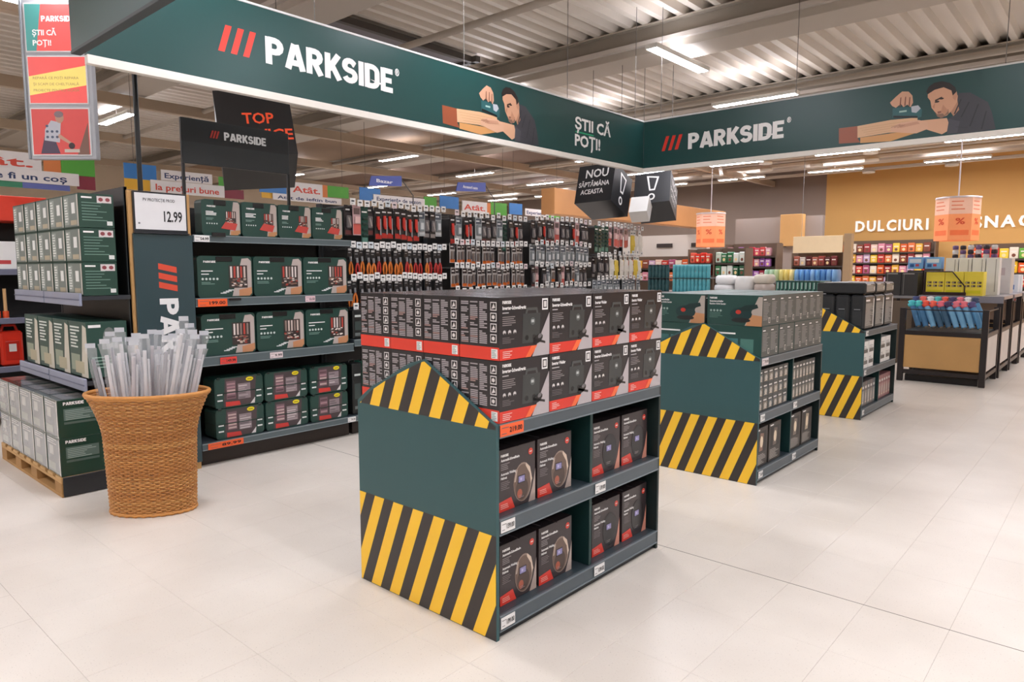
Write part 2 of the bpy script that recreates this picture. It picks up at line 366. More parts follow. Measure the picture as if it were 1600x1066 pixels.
# ------------------------------------------------------------------ hanging banners
BAN = mat('banner_print', None, 0.32, noise=0.05, scale=2)
def slashes(A, x, y, h, w=.048, pitch=.095, lean=.062, c='#e23a2c'):
    for i in range(3): A.poly([(x + i * pitch, y), (x + i * pitch + w, y), (x + i * pitch + w + lean, y + h), (x + i * pitch + lean, y + h)], c, 2)
MAN = dict(
 woodend=[(0.0,0.262),(0.193,0.261),(0.199,0.134),(0.23,0.082),(0.008,0.094)],
 woodside=[(0.193,0.261),(0.522,0.282),(0.775,0.273),(0.783,0.129),(0.504,0.151),(0.199,0.134)],
 wood2=[(0.228,0.133),(0.602,0.144),(0.772,0.117),(0.533,0.06),(0.23,0.075)],
 body=[(1.054,0.222),(1.108,0.252),(1.129,0.462),(1.228,0.453),(1.384,0.336),(1.422,0.233),(1.463,0.068),(1.369,0.062),(1.251,0.058),(1.051,0.07)],
 fold=[(1.054,0.222),(1.156,0.183),(1.14,0.072),(1.051,0.07)],
 arm=[(0.813,0.236),(1.042,0.23),(1.058,0.183),(1.05,0.096),(1.006,0.073),(0.865,0.138)],
 hand2=[(0.526,0.201),(0.622,0.242),(0.789,0.245),(0.872,0.208),(0.876,0.143),(0.772,0.111),(0.627,0.135),(0.528,0.161)],
 hand1=[(0.506,0.463),(0.559,0.514),(0.617,0.56),(0.678,0.55),(0.716,0.503),(0.726,0.43),(0.704,0.387),(0.673,0.418),(0.638,0.397),(0.612,0.434),(0.565,0.401),(0.527,0.427)],
 tool=[(0.534,0.399),(0.613,0.401),(0.71,0.386),(0.775,0.396),(0.813,0.346),(0.811,0.275),(0.776,0.267),(0.539,0.299)],
 toolhi=[(0.71,0.393),(0.775,0.396),(0.8,0.36),(0.761,0.321),(0.719,0.333)],
 neck=[(1.048,0.324),(1.122,0.401),(1.144,0.297),(1.098,0.241)],
 face=[(0.856,0.519),(0.912,0.542),(0.98,0.55),(1.072,0.497),(1.125,0.438),(1.123,0.376),(1.083,0.3),(1.041,0.255),(0.986,0.238),(0.943,0.288),(0.899,0.352),(0.884,0.425),(0.859,0.461)],
 hair=[(0.842,0.521),(0.864,0.569),(0.909,0.599),(0.977,0.603),(1.046,0.576),(1.098,0.524),(1.112,0.478),(1.081,0.445),(1.067,0.497),(0.997,0.54),(0.918,0.528),(0.857,0.493)],
 ear=[(1.079,0.483),(1.112,0.484),(1.123,0.438),(1.106,0.391),(1.082,0.42)],
 brow=[(0.924,0.425),(0.985,0.45),(0.992,0.436),(0.93,0.411)], mouth=[(0.953,0.306),(1.021,0.313),(1.027,0.299),(0.96,0.283)],
 beard=[(0.93,0.309),(0.955,0.28),(1.023,0.283),(1.049,0.318),(1.057,0.272),(0.997,0.236),(0.956,0.255)])
MC = dict(woodend='#9a5236', woodside='#dcb189', wood2='#d39a5f', body='#3f3f45', fold='#4b4b52', arm='#d8a888', hand2='#d9ab8d', hand1='#cf9f82', tool='#2c5f62', toolhi='#b9bec6',
          neck='#b48468', face='#cf9d7e', hair='#2a2220', ear='#c08e72', brow='#3a2a22', mouth='#8a5a4a', beard='#8b6a58')
def man_art(A, x):
    for i, k in enumerate(('woodend', 'woodside', 'wood2', 'body', 'fold', 'neck', 'tool', 'toolhi', 'hand1', 'arm', 'hand2', 'face', 'beard', 'mouth', 'ear', 'hair', 'brow')):
        pts = MAN[k]
        if sum(pts[j][0] * pts[(j + 1) % len(pts)][1] - pts[(j + 1) % len(pts)][0] * pts[j][1] for j in range(len(pts))) < 0: pts = pts[::-1]
        A.poly([(x + p[0], p[1]) for p in pts], MC[k], 1 + i * 0.5)
    for j, (hx, hy) in enumerate(((.60, .50), (.645, .50), (.685, .49))): A.poly([(x + hx, hy - .09), (x + hx + .012, hy - .09), (x + hx + .014, hy), (x + hx + .004, hy)], '#7a4b3a', 10)
    for (xa, ya, xb, yb) in ((1.15, .40, 1.10, .26), (1.22, .36, 1.16, .22), (1.30, .33, 1.24, .12), (1.37, .25, 1.34, .08), (1.18, .18, 1.30, .16), (1.12, .13, 1.22, .11)):
        A.poly([(x + xa, ya), (x + xb, yb), (x + xb + .012, yb), (x + xa + .012, ya)], '#2f2f35', 9.6)
    for j in range(4): A.poly([(x + .22 + j * .02, .235 - j * .024), (x + .70, .25 - j * .024), (x + .70, .247 - j * .024), (x + .22 + j * .02, .232 - j * .024)], '#c2946a', 2.2)
    A.poly([(x + .545, .30), (x + .775, .268), (x + .775, .288), (x + .545, .322)], '#12191b', 5.4); A.rect(x + .60, .345, .07, .018, '#9fc0b8', 5.4); A.ell(x + .985, .43, .02, .009, '#33261f', 10)
    A.poly([(x + 1.0, .37), (x + 1.05, .30), (x + 1.02, .26), (x + .985, .30)], '#bd8a6c', 9.2); A.poly([(x + .60, .215), (x + .78, .232), (x + .80, .205), (x + .62, .185)], '#c7957a', 10.5)
    A.ell(x + .945, .405, .022, .010, '#33261f', 10); A.poly([(x + .905, .36), (x + .93, .40), (x + .925, .335)], '#b98467', 10)
    for j in range(3): A.poly([(x + .53 + j * .03, .205 - j * .006), (x + .62 + j * .02, .225 - j * .006), (x + .62 + j * .02, .219 - j * .006), (x + .53 + j * .03, .199 - j * .006)], '#a8785f', 11)
def banner(name, label, L, O, U, arts, fc='#e9e3da', fh=.056):
    t = thing(name, label, 'banner', (0, 0, 0))
    Nn = cross(U, Z_)
    def bx(u0, u1, d0, d1, z0, z1, c):
        a = [O[k] + U[k] * u0 - Nn[k] * d0 for k in range(3)]; e = [O[k] + U[k] * u1 - Nn[k] * d1 for k in range(3)]
        m = MB(); m.box(min(a[0], e[0]), max(a[0], e[0]), min(a[1], e[1]), max(a[1], e[1]), z0, z1, c, 0.002); return m
    obj('panel', bx(0, L, 0, .045, 2.899 + fh, 3.565, '#1d4543'), BAN, t)
    obj('bottom_frame', bx(-.0, L, -.004, .05, 2.9, 2.9 + fh, fc), MATTE, t)
    obj('top_frame', bx(-.0, L, -.004, .05, 3.562, 3.58, '#cfcfcd'), MATTE, t)
    for nm, A in arts: obj(nm, MB().art(A, (O[0], O[1], 2.9), U, Z_), BAN, t)
    for u in [L * q for q in (.03, .25, .5, .75, .97)]:
        p = [O[k] + U[k] * u - Nn[k] * .02 for k in range(3)]
        obj('wire', MB().tube([(p[0], p[1], 3.58), (p[0], p[1], ZC)], .004, '#6b6661', 5), MATTE, t)
    return t
LY0 = 1.66
A0 = Art(); slashes(A0, 2.52 - LY0, .272, .192); A1 = Art(); A1.text('PARKSIDE', 2.895 - LY0, .262, .2, WHITE, 1.228, .03); A1.text('®', 4.145 - LY0, .42, .06, WHITE, .05)
A2 = Art(); man_art(A2, 4.716 - LY0)
A3 = Art(); A3.text('ȘTII CĂ', 6.85 - LY0, .36, .125, WHITE, .76, .03).rect(6.86 - LY0, .315, .38, .016, '#2fae7a', 2).text('POȚI!', 6.85 - LY0, .165, .125, WHITE, .53, .03)
banner('hanging_banner', 'long dark green banner with white lettering and slogan, hung on the left', 8.41 - LY0, (-5.055, LY0, 0), Y_, (('slash_mark', A0), ('lettering', A1), ('photo_print', A2), ('slogan', A3)))
RX0 = -5.055
B0 = Art(); slashes(B0, -4.779 - RX0, .252, .186); B1 = Art(); B1.text('PARKSIDE', -4.395 - RX0, .236, .198, WHITE, 1.228, .03); B1.text('®', -3.14 - RX0, .40, .06, WHITE, .05)
B2 = Art(); man_art(B2, -2.56 - RX0)
banner('hanging_banner', 'dark green banner across the far end, worker print at its right', 8.0, (RX0, 8.409, 0), X_, (('slash_mark', B0), ('lettering', B1), ('photo_print', B2)))
C0 = Art(); slashes(C0, .14, .47, .19, .04, .08, .05); C1 = Art(); C1.text('PARKSIDE', .55, .30, .2, WHITE, 1.228, .03)
banner('hanging_banner', 'nearest banner in the top left corner, cut off by the picture edge', 7.0, (-4.92, 1.53, 0), X_, (('slash_mark', C0), ('lettering', C1)), '#4a4f50', .02)

# ------------------------------------------------------------------ low display stands with hazard end panels
def hazard(w, h, apex):
    """end panel drawn from its left bottom corner: (outline, art)"""
    out = [(0, 0), (w, 0), (w, h), (w * .965, h + .012), (w * .525, apex), (w * .43, apex - .024), (w * .33, apex - .07), (w * .235, apex - .118), (w * .13, apex - .162), (w * .04, h + .02), (0, h - .01)]
    A = Art(); inside = [(-1, 0, -.002), (1, 0, w - .002)]
    hull = []
    top = out[2:]
    lo = [(0, 1, .472)]
    slope = .19                                   # run of a stripe per .47 of rise
    def band(c, planes, x0, pitch, sw, za, zb, n):
        for i in range(n):
            x = x0 + i * pitch
            P = [(x, za), (x + sw, za), (x + sw + slope / .47 * (zb - za), zb), (x + slope / .47 * (zb - za), zb)]
            P = clip(P, planes + inside)
            if len(P) > 2: A.poly(P, c, 2)
    A.rect(.001, .002, w - .002, .468, '#35302e', 1)
    band(YEL, [(0, -1, -.003), (0, 1, .469)], -.208, .1457, .074, 0, .472, 9)
    # upper part: convex pieces left and right of the apex
    planes = [(0, -1, -.93)]
    for (p, q) in zip(top[1:-1], top[2:]):
        # outline runs right to left, the inside lies below
        nx, ny = (p[1] - q[1]), (q[0] - p[0]); nx, ny = -nx, -ny
        planes.append((nx, ny, nx * p[0] + ny * p[1] - .001))
    base = clip([(0, .93), (w, .93), (w, 1.4), (0, 1.4)], planes + inside)
    if base: A.poly(base, '#35302e', 1)
    band(YEL, planes, .101 - .1457, .1457, .074, .93, 1.21, 9)
    return out, A
SHELFC = '#566066'; FRAMEC = '#22302f'
def price_art(txt, c, w=.075, h=.042, big=True):
    A = Art(); A.rect(0, 0, w, h, c, 0); A.text(txt, w * .38, h * .28, h * .42, BLACK, w * .55, .02); A.rect(w * .06, h * .2, w * .2, h * .06, '#6b6664', 1); A.rect(w * .06, h * .7, w * .3, h * .06, '#6b6664', 1); return A
def tag_part(parent, name, x, y, z, A, w, h, c):
    m = MB().box(x, x + .002, y, y + w, z, z + h, c); m.art(A, (x + .002, y, z), Y_, Z_); return obj(name, m, PRINT, parent)
def display(y0, x0, x1, label, group, tags):
    t = thing('display_stand', label, 'display stand', ((x0 + x1) / 2, y0, 0), 0, group)
    ox, oy = (x0 + x1) / 2, y0; w = x1 - x0; hw = w / 2
    out, A = hazard(w, .95, 1.19)
    m = MB().prism(out, (-hw, 0, 0), X_, Z_, .018, DGREEN)
    pan = obj('hazard_panel', m, mat('display_board', None, .5, noise=.04), t)
    obj('hazard_stripes', MB().art(A, (-hw, 0, 0), X_, Z_, eps=.0004, base=.0003), mat('stripe_vinyl', None, .45, noise=.04), pan)
    L = 1.37
    far = MB().box(-hw, hw, L - .02, L, 0.0, .951, FRAMEC, .002); obj('end_panel', far, STEEL, t)
    obj('back_panel', MB().box(-.012, .012, .02, L - .02, .06, .93, '#17302f'), STEEL, t)
    obj('divider', MB().box(.012, hw - .012, .70, .722, .109, .89, '#1d3c3b', .002), STEEL, t)
    obj('plinth', MB().box(-hw + .02, hw - .02, .018, L - .02, 0, .06, '#26292a'), STEEL, t)
    for nm, z, d in (('top_deck', .953, .063), ('shelf', .539, .074), ('shelf', .109, .075)):
        s = obj(nm, MB().box(-hw + .01, hw - .014, .019, L - .02, z - .03, z, '#39444a', .001), STEEL, t)
        r = MB(); r.box(hw - .014, hw, .02, L - .012, z - d, z - .001, SHELFC, .003); r.box(hw - .001, hw + .004, .02, L - .012, z - .008, z - .001, '#79848a'); r.box(hw - .001, hw + .003, .02, L - .012, z - d, z - d + .007, '#79848a')
        obj('price_rail', r, STEEL, s)
    for (txt, c, y, z, ww) in tags: tag_part(t, 'price_tag', hw + .004, y, z, price_art(txt, c, ww, .05), ww, .05, c)
    return t
DG = 'low display stands in a row along the aisle'
W_ = '#e9e8e6'; O_ = '#f0622e'
display(2.103, -2.90, -1.945, 'nearest low display stand, stacked with black welder boxes', DG,
        (('219.00', O_, .02, .897, .15), ('139.00', W_, .024, .478, .09), ('139.00', W_, .725, .478, .09), ('139.00', W_, .024, .048, .09), ('139.00', W_, .725, .048, .09)))
display(4.981, -2.94, -1.985, 'middle low display stand, stacked with green sander boxes', DG,
        (('79.99', '#d9cfcf', .02, .897, .12), ('24.99', W_, .70, .478, .08), ('39.99', W_, .03, .478, .08), ('34.99', W_, .03, .048, .08), ('34.99', W_, .72, .048, .08)))
display(7.93, -3.02, -2.06, 'farthest low display stand, stacked with upright black cases', DG,
        (('99.90', W_, .03, .897, .09), ('19.99', W_, .03, .478, .08), ('14.99', W_, .03, .048, .08)))

# ---- welder boxes (stand 1)
def welder_art(title, rng):
    w, h = .33, .264; A = Art()
    A.text('PARKSIDE', .018, h - .028, .013, WHITE, .055, .03); A.text(title, .018, h - .052, .014, WHITE, .15 if len(title) > 16 else .10, .03)
    A.lines(.018, h - .068, .06, 1, .008, '#b9b3b3', rng); A.lines(.018, h - .085, .10, 5, .0085, '#8f8787', rng, fill=.4)
    for i in range(3): A.ell(.03 + i * .033, h - .148, .010, .010, '#c9c4c2', 2, 8); A.rect(.024 + i * .033, h - .158, .012, .008, '#3a3536', 3)
    A.lines(.018, h - .172, .08, 4, .007, '#6c6566', rng, fill=.4)
    A.poly([(.145, .062), (.26, .062), (.268, .19), (.15, .19)], '#3c3f3e', 1); A.poly([(.165, .19), (.172, .215), (.245, .215), (.252, .19), (.24, .19), (.236, .203), (.182, .203), (.177, .19)], '#4a4d4c', 2)
    A.ell(.215, .155, .017, .017, '#5c605e', 2, 10); A.rect(.205, .15, .018, .012, '#b7bab8', 3); A.ell(.175, .085, .012, .012, '#232323', 2, 8); A.ell(.225, .085, .012, .012, '#232323', 2, 8)
    A.poly([(.21, 0), (w, 0), (w, h * .72)], '#b3abad', 3); A.poly([(.20, 0), (.255, .048), (0, .048), (0, 0)][::1], RED, 2)
    A.poly([(.165, 0), (.2, 0), (.244, .048), (.205, .048)], '#f06c3c', 4)
    A.ell(.25, .075, .035, .018, '#1d1b1c', 5, 12, .4); A.ell(.262, .088, .016, .010, '#6d6a6a', 6, 8, .4); A.poly([(.215, .07), (.3, .052), (.3, .062), (.225, .08)], '#2a2728', 5)
    A.lines(.018, .034, .06, 4, .008, '#f2c9c0', rng, fill=.35, layer=5)
    A.rect(w - .052, h - .062, .04, .05, WHITE, 3); A.rect(w - .046, h - .055, .028, .036, '#2b2728', 4); A.rect(w - .041, h - .05, .018, .026, '#d9d5d3', 5)
    return A
def welder_side(rng):
    w, h = .234, .264; A = Art()
    A.rect(0, 0, w, .055, '#e2402f', 1); A.rect(w - .045, .008, .036, .04, WHITE, 2); A.lines(w - .042, .04, .028, 5, .007, '#6c8f86', rng, 3, .4)
    for k in range(3):
        x = .010 + k * .055; y = h - .016
        for i in range(22):
            y -= .0082
            if rng.random() < .12: continue
            c = '#a98a86' if rng.random() < .12 else '#a59ea1'
            A.rect(x, y, .045 * (1 if rng.random() < .6 else rng.uniform(.35, .9)), .0055, c, 2)
    for i in range(4):
        y = h - .055 - i * .045; x = w - .05
        A.rect(x, y, .036, .036, '#ded9d8', 2); A.rect(x + .004, y + .004, .028, .028, '#2a2628', 3)
        (A.ell(x + .018, y + .018, .009, .009, '#ded9d8', 4, 8) if i % 2 else A.poly([(x + .008, y + .007), (x + .029, y + .012), (x + .02, y + .03)], '#ded9d8', 4))
    return A
rng = random.Random(3)
def box_mesh(name, dx, dy, dz, c, front_x=None, front_y=None, top=None, ch=.0015):
    """carton: origin at middle of its base, front_x on the +X face, front_y on the -Y face"""
    m = MB().box(-dx / 2, dx / 2, -dy / 2, dy / 2, 0, dz, c, ch)
    if front_x: m.art(front_x, (dx / 2, -dy / 2, 0), Y_, Z_)
    if front_y: m.art(front_y, (-dx / 2, -dy / 2, 0), X_, Z_)
    if top: m.art(top, (-dx / 2, -dy / 2, dz), X_, Y_)
    return m.mesh(name)
topA = Art().rect(.01, .155, .21, .02, '#5a5456', 1).rect(.02, .03, .09, .014, '#8d8587', 1)
wm = []
for ttl in ('Inverter-Schweißgerät', 'Inverter Welder'):
    me = box_mesh('welder_box', .234, .33, .264, '#2b2729', welder_art(ttl, rng), welder_side(rng), topA); me.materials.append(GLOSSP); wm.append(me)
WG = 'black welder boxes on the nearest display'
for lay in range(2):
    for i in range(4):                 # i counts leftwards from the aisle edge
        for j in range(4):             # j counts away from the hazard panel
            if lay == 0 and i > 0 and j > 0: continue
            x = -2.063 - i * .2365; y = 2.29 + j * .335 + rng.uniform(-.001, .001)
            kind = (j >= 2) if lay else (j % 2 == 1)
            if lay == 1 and i > 0 and j > 0: lab = 'black welder box in upper layer, %s row from aisle, %s back from hazard panel' % (od(i), od(j))
            elif j == 0 and i > 0: lab = 'black welder box in %s layer, %s from the aisle along the hazard panel' % ('upper' if lay else 'lower', od(i))
            else: lab = 'black welder box in %s layer on aisle side, %s from the hazard panel' % ('upper' if lay else 'lower', od(j))
            o = obj('welder_box', wm[1 if kind else 0], None, None, (x, y, .954 + lay * .2655), rng.uniform(-.003, .003)); tag(o, lab, 'box', WG)
# ---- helmet boxes
def helmet_art(rng, v):
    w, h = .255, .275; A = Art()
    A.text('PARKSIDE', .016, h - .03, .011, WHITE, .05, .03); A.text('Automatik-Schweißhelm', .016, h - .05, .011, WHITE, .125, .03)
    A.lines(.016, h - .064, .06, 4, .008, '#8f8787', rng, fill=.4); A.text('Automatic Welding', .016, h - .112, .011, WHITE, .10, .02); A.text('Helmet', .016, h - .13, .011, WHITE, .04, .02)
    A.lines(.016, h - .145, .06, 5, .008, '#756d6d', rng, fill=.4)
    A.ell(w - .035, h - .04, .016, .016, '#d3493b', 2, 12); A.rect(w - .043, h - .042, .016, .004, WHITE, 3)
    A.poly([(0, 0), (.11, 0), (.085, .055), (0, .045)], '#cf3c30', 2); A.lines(.014, .03, .06, 3, .008, '#f0b5a8', rng, 4, .35)
    hx, hy = (.165, .105) if v == 0 else (.16, .11); hc = '#6a564b' if v == 0 else '#2a2729'
    A.poly([(w - .05, .0), (w, 0), (w, .15), (w - .02, .07)], '#a9988f' if v == 0 else '#c98a76', 1)
    A.ell(hx, hy, .064, .090, '#8f7c70' if v == 0 else '#1a181a', 2, 22); A.ell(hx - .003, hy - .002, .058, .084, hc, 2.5, 22); A.ell(hx - .006, hy - .03, .044, .05, '#4a3a33' if v == 0 else '#201e20', 2.8, 16)
    if v == 0:
        A.poly([(hx + .02, hy + .085), (hx + .05, hy + .06), (hx + .066, hy + .0), (hx + .056, hy - .02), (hx + .048, hy + .03), (hx + .02, hy + .07)], '#d0bba8', 3.5)
        A.ell(hx - .022, hy - .05, .018, .022, '#a4553f', 3.5, 10)
        A.poly([(hx - .06, hy + .01), (hx - .05, hy + .01), (hx - .038, hy + .06), (hx - .045, hy + .068)], '#b5a294', 3.5)
    A.rect(hx - .035, hy - .002, .05, .036, '#26242a', 4); A.rect(hx - .031, hy + .002, .042, .028, '#8f88b4', 5); A.rect(hx - .02, hy + .01, .012, .012, '#b9b4d6', 6)
    A.lines(hx - .03, hy - .06, .04, 2, .008, '#8a8080', rng, 4, .3)
    return A
hmesh = []
for v in range(2):
    top = Art().rect(.01, .03, .17, .008, '#6a6263', 1).rect(.01, .12, .2, .008, '#544c4d', 1)
    side = Art().lines(.02, .24, .16, 22, .0095, '#7d7577', rng, fill=.4)
    me = box_mesh('helmet_box', .20, .255, .278, '#382f30', helmet_art(rng, v), side, top); me.materials.append(GLOSSP); hmesh.append(me)
for lev, z in enumerate((.54, .11)):
    for bay in range(2):
        for j in range(2):
            y = (2.30, 2.575, 3.01, 3.29)[bay * 2 + j] + (.0 if lev == 0 else .01)
            lab = 'welding helmet box on %s shelf of the nearest display, %s from the hazard panel' % ('middle' if lev == 0 else 'bottom', od(bay * 2 + j))
            tag(obj('helmet_box', hmesh[bay], None, None, (-2.10, y, z), rng.uniform(-.02, .02)), lab, 'box', 'welding helmet boxes')
            tag(obj('helmet_box', hmesh[bay], None, None, (-2.306, y + .01, z), rng.uniform(-.02, .02)),
                'welding helmet box behind the %s one on %s shelf of nearest display' % (od(bay * 2 + j), 'middle' if lev == 0 else 'bottom'), 'box', 'welding helmet boxes in the back rows')

# ---- stand 2: sander boxes, small cartons, lamp boxes
def sander_art(rng):
    w, h = .43, .226; A = Art()
    A.text('PARKSIDE', .02, h - .032, .014, WHITE, .06, .03); A.text('Exzenterschleifer', .02, h - .055, .012, WHITE, .11, .03); A.text('Random Orbit Sander', .02, h - .075, .012, WHITE, .13, .02)
    for i in range(4): A.ell(.032 + i * .026, h - .12, .009, .009, '#9fb5ae', 2, 8)
    A.lines(.02, h - .14, .12, 4, .011, '#5f8379', rng, fill=.4)
    A.poly([(.30, 0), (w, 0), (w, h * .95), (.40, h * .95)], '#b8aca2', 1); A.poly([(.31, 0), (w, 0), (w, .075), (.33, .085)], '#c48d62', 2)
    A.ell(.27, .085, .085, .05, '#1c3a3a', 3, 14); A.poly([(.21, .1), (.30, .15), (.39, .16), (.40, .135), (.33, .11)], '#16302f', 4); A.ell(.27, .04, .075, .018, '#242626', 4, 12); A.ell(.25, .1, .022, .016, '#c7392c', 5, 10)
    return A
def sander_side(rng, c1='#8b8b88'):
    w, h = .325, .226; A = Art(); A.rect(.002, .002, w - .004, h - .004, '#494e4b', 0)
    for k in range(2):
        x = .016 + k * .155
        A.rect(x, h - .035, .05, .008, WHITE, 2); A.lines(x, h - .055, .13, 12, .0115, c1, rng, fill=.45)
        A.rect(x + .1, .02, .03, .04, '#d8d5cf', 3); A.rect(x + .105, .025, .02, .03, '#4c4c4a', 4)
    return A
sm = box_mesh('sander_box', .43, .325, .226, '#254a44', sander_side(rng), sander_art(rng), Art().rect(.03, .03, .2, .02, '#8aa39b', 1)); sm.materials.append(PRINT)
sm2 = box_mesh('sander_box', .43, .325, .226, '#254a44', sander_side(rng), Art().rect(.03, .16, .2, .012, WHITE, 1).rect(.03, .03, .1, .1, '#3c6a68', 1).rect(.15, .03, .1, .1, '#47787a', 1).rect(.27, .03, .1, .1, '#4d7a70', 1)); sm2.materials.append(PRINT)
for lay in range(2):
    for i in range(2):
        for j in range(4):
            if lay == 0 and i == 1 and j > 0: continue
            lab = 'green sander box, %s layer, %s column, %s from the middle hazard panel' % ('top' if lay else 'lower', 'aisle side' if i == 0 else 'left', od(j))
            o = obj('sander_box', sm if lay else sm2, None, None, (-2.205 - i * .452, 5.165 + j * .33, .955 + lay * .228), rng.uniform(-.01, .01)); tag(o, lab, 'box', 'green sander boxes')
def mini_art(w, h, rng, base2='#5f5a55'):
    A = Art(); A.rect(w * .1, h * .72, w * .6, h * .1, '#d6d3ce', 2); A.rect(w * .1, h * .08, w * .8, h * .55, base2, 1); A.ell(w * .5, h * .36, w * .25, h * .2, '#b9b2a8', 2, 8); A.rect(w * .2, h * .14, w * .5, h * .05, '#d9c8b0', 3); return A
def grid(name, cat, label, meshes, x, y0, z0, nx, nz, px, pz, group, dx=0):
    for k in range(nz):
        for i in range(nx):
            me = meshes[(i + k) % len(meshes)]
            tag(obj(name, me, None, None, (x, y0 + i * px, z0 + k * pz), 0), label % (od(i), ('bottom', 'second', 'third', 'top')[k] if nz < 4 or k < 3 else 'top'), cat, group)
mm = []
for c, c2 in (('#3f4241', '#6b675f'), ('#4a4a46', '#7d7568'), ('#363b3a', '#5e6464')):
    me = box_mesh('small_carton', .3, .098, .105, c, mini_art(.098, .105, rng, c2)); me.materials.append(PRINT); mm.append(me)
grid('small_carton', 'box', 'small grey carton, %s from hazard panel, %s row, middle stand left bay', mm, -2.16, 5.065, .54, 6, 3, .1, .106, 'small cartons on the middle stand, near bay')
mt = []
for c, c2 in (('#45463f', '#77736a'), ('#3c403f', '#8a8478')):
    me = box_mesh('slim_carton', .3, .074, .15, c, mini_art(.074, .15, rng, c2)); me.materials.append(PRINT); mt.append(me)
grid('slim_carton', 'box', 'slim grey carton, %s from the divider, %s row, middle stand right bay', mt, -2.16, 5.755, .54, 7, 2, .076, .151, 'slim cartons on the middle stand, far bay')
def lampbox_art(rng, c):
    w, h = .25, .30; A = Art()
    A.rect(.03, .11, w - .06, .16, '#191715', 1); A.poly([(.08, .12), (.15, .12), (.17, .25), (.10, .26)], c, 2); A.ell(.125, .19, .03, .045, '#e6d5b8', 3, 10)
    A.lines(.02, .09, .2, 7, .0115, '#b9b4ac', rng, fill=.4); A.rect(.02, h - .02, .07, .01, WHITE, 2); return A
for k, (y, c) in enumerate(((5.13, '#8a6a5a'), (5.40, '#6f6258'), (5.84, '#7d7064'), (6.12, '#b3a38a'))):
    me = box_mesh('lamp_box', .25, .25, .30, '#3d3833', lampbox_art(rng, c)); me.materials.append(PRINT)
    tag(obj('lamp_box', me, None, None, (-2.14, y, .11), rng.uniform(-.02, .02)), 'dark window box on bottom shelf of the middle stand, %s from hazard panel' % od(k), 'box', 'window boxes on the middle stand')

# ---- stand 3: upright black cases, white packs, small cartons
def black_case(w, d, h, lying=False):
    m = MB(); m.box(-w / 2, w / 2, -d / 2, d / 2, 0, h, '#2a2b2c', .022 if not lying else .015)
    if not lying:
        m.box(-w * .28, w * .28, -d / 2 - .006, -d / 2 + .01, h * .12, h * .55, '#333536', .003); m.box(-w * .2, w * .2, -d / 2 - .009, -d / 2, h * .58, h * .60, '#8b8d8e')
        m.box(-w * .25, w * .25, -d * .3, -d * .1, h, h + .012, '#3a3c3d', .004)
    A = Art(); r = random.Random(5)
    A.rect(.02, .02, d - .04, h - .04, '#4d5150', 1); A.rect(.03, h * .82, d * .4, h * .05, WHITE, 2); A.lines(.03, h * .74, d - .08, max(3, int(h / .018)), .012, '#b4b4b0', r, fill=.45); A.rect(d - .06, .03, .035, h - .07, '#d9d9d4', 2)
    m.art(A, (w / 2, -d / 2, 0), Y_, Z_); return m.mesh('black_case')
bc = black_case(.15, .37, .37); bc.materials.append(PLAST); bl = black_case(.50, .36, .115, True); bl.materials.append(PLAST)
for j in range(3):
    for i in range(3):
        tag(obj('black_case', bc, None, None, (-2.155 - i * .155, 8.15 + j * .395, .955)), 'upright black case, %s from aisle, %s row back, on the farthest stand' % (od(i), od(j)), 'case', 'upright black cases')
    tag(obj('flat_case', bl, None, None, (-2.33, 8.15 + j * .395, 1.34)), 'flat black case lying on top of the upright cases, %s from hazard panel' % od(j), 'case', 'flat black cases')
def pack_art(w, h, rng, c='#e6e6e4'):
    A = Art()
    for k in range(2): A.rect(.02, h * (.15 + .42 * k), w - .04, h * .14, '#4f5253', 2); A.lines(.02, h * (.38 + .42 * k), w - .05, 2, .02, '#9a9c9c', rng, fill=.4)
    return A
for k, y in enumerate((8.03, 8.25, 8.73, 8.95)):
    me = box_mesh('white_pack', .3, .2 if k % 2 == 0 else .2, .29, '#e3e3e0', pack_art(.2, .29, rng)); me.materials.append(PLAST)
    tag(obj('white_pack', me, None, None, (-2.23, y + .04, .54)), 'white soft pack on middle shelf of the farthest stand, %s from hazard panel' % od(k), 'pack', 'white packs on the farthest stand')
mk = []
for c, c2 in (('#6a5f5c', '#8d857d'), ('#5d5f60', '#9a9a96')):
    me = box_mesh('tall_carton', .28, .10, .27, c, mini_art(.10, .27, rng, c2)); me.materials.append(PRINT); mk.append(me)
grid('tall_carton', 'box', 'tall grey carton, %s from hazard panel on %s shelf of farthest stand', mk, -2.24, 8.03, .11, 6, 1, .105, .2, 'tall cartons on the farthest stand')
me = box_mesh('pink_carton', .28, .10, .27, '#8e5f5f', mini_art(.10, .27, rng, '#b08a84')); me.materials.append(PRINT)
grid('pink_carton', 'box', 'reddish carton, %s from the divider on %s shelf of farthest stand', [me], -2.24, 8.705, .11, 6, 1, .1025, .2, 'reddish cartons on the farthest stand')

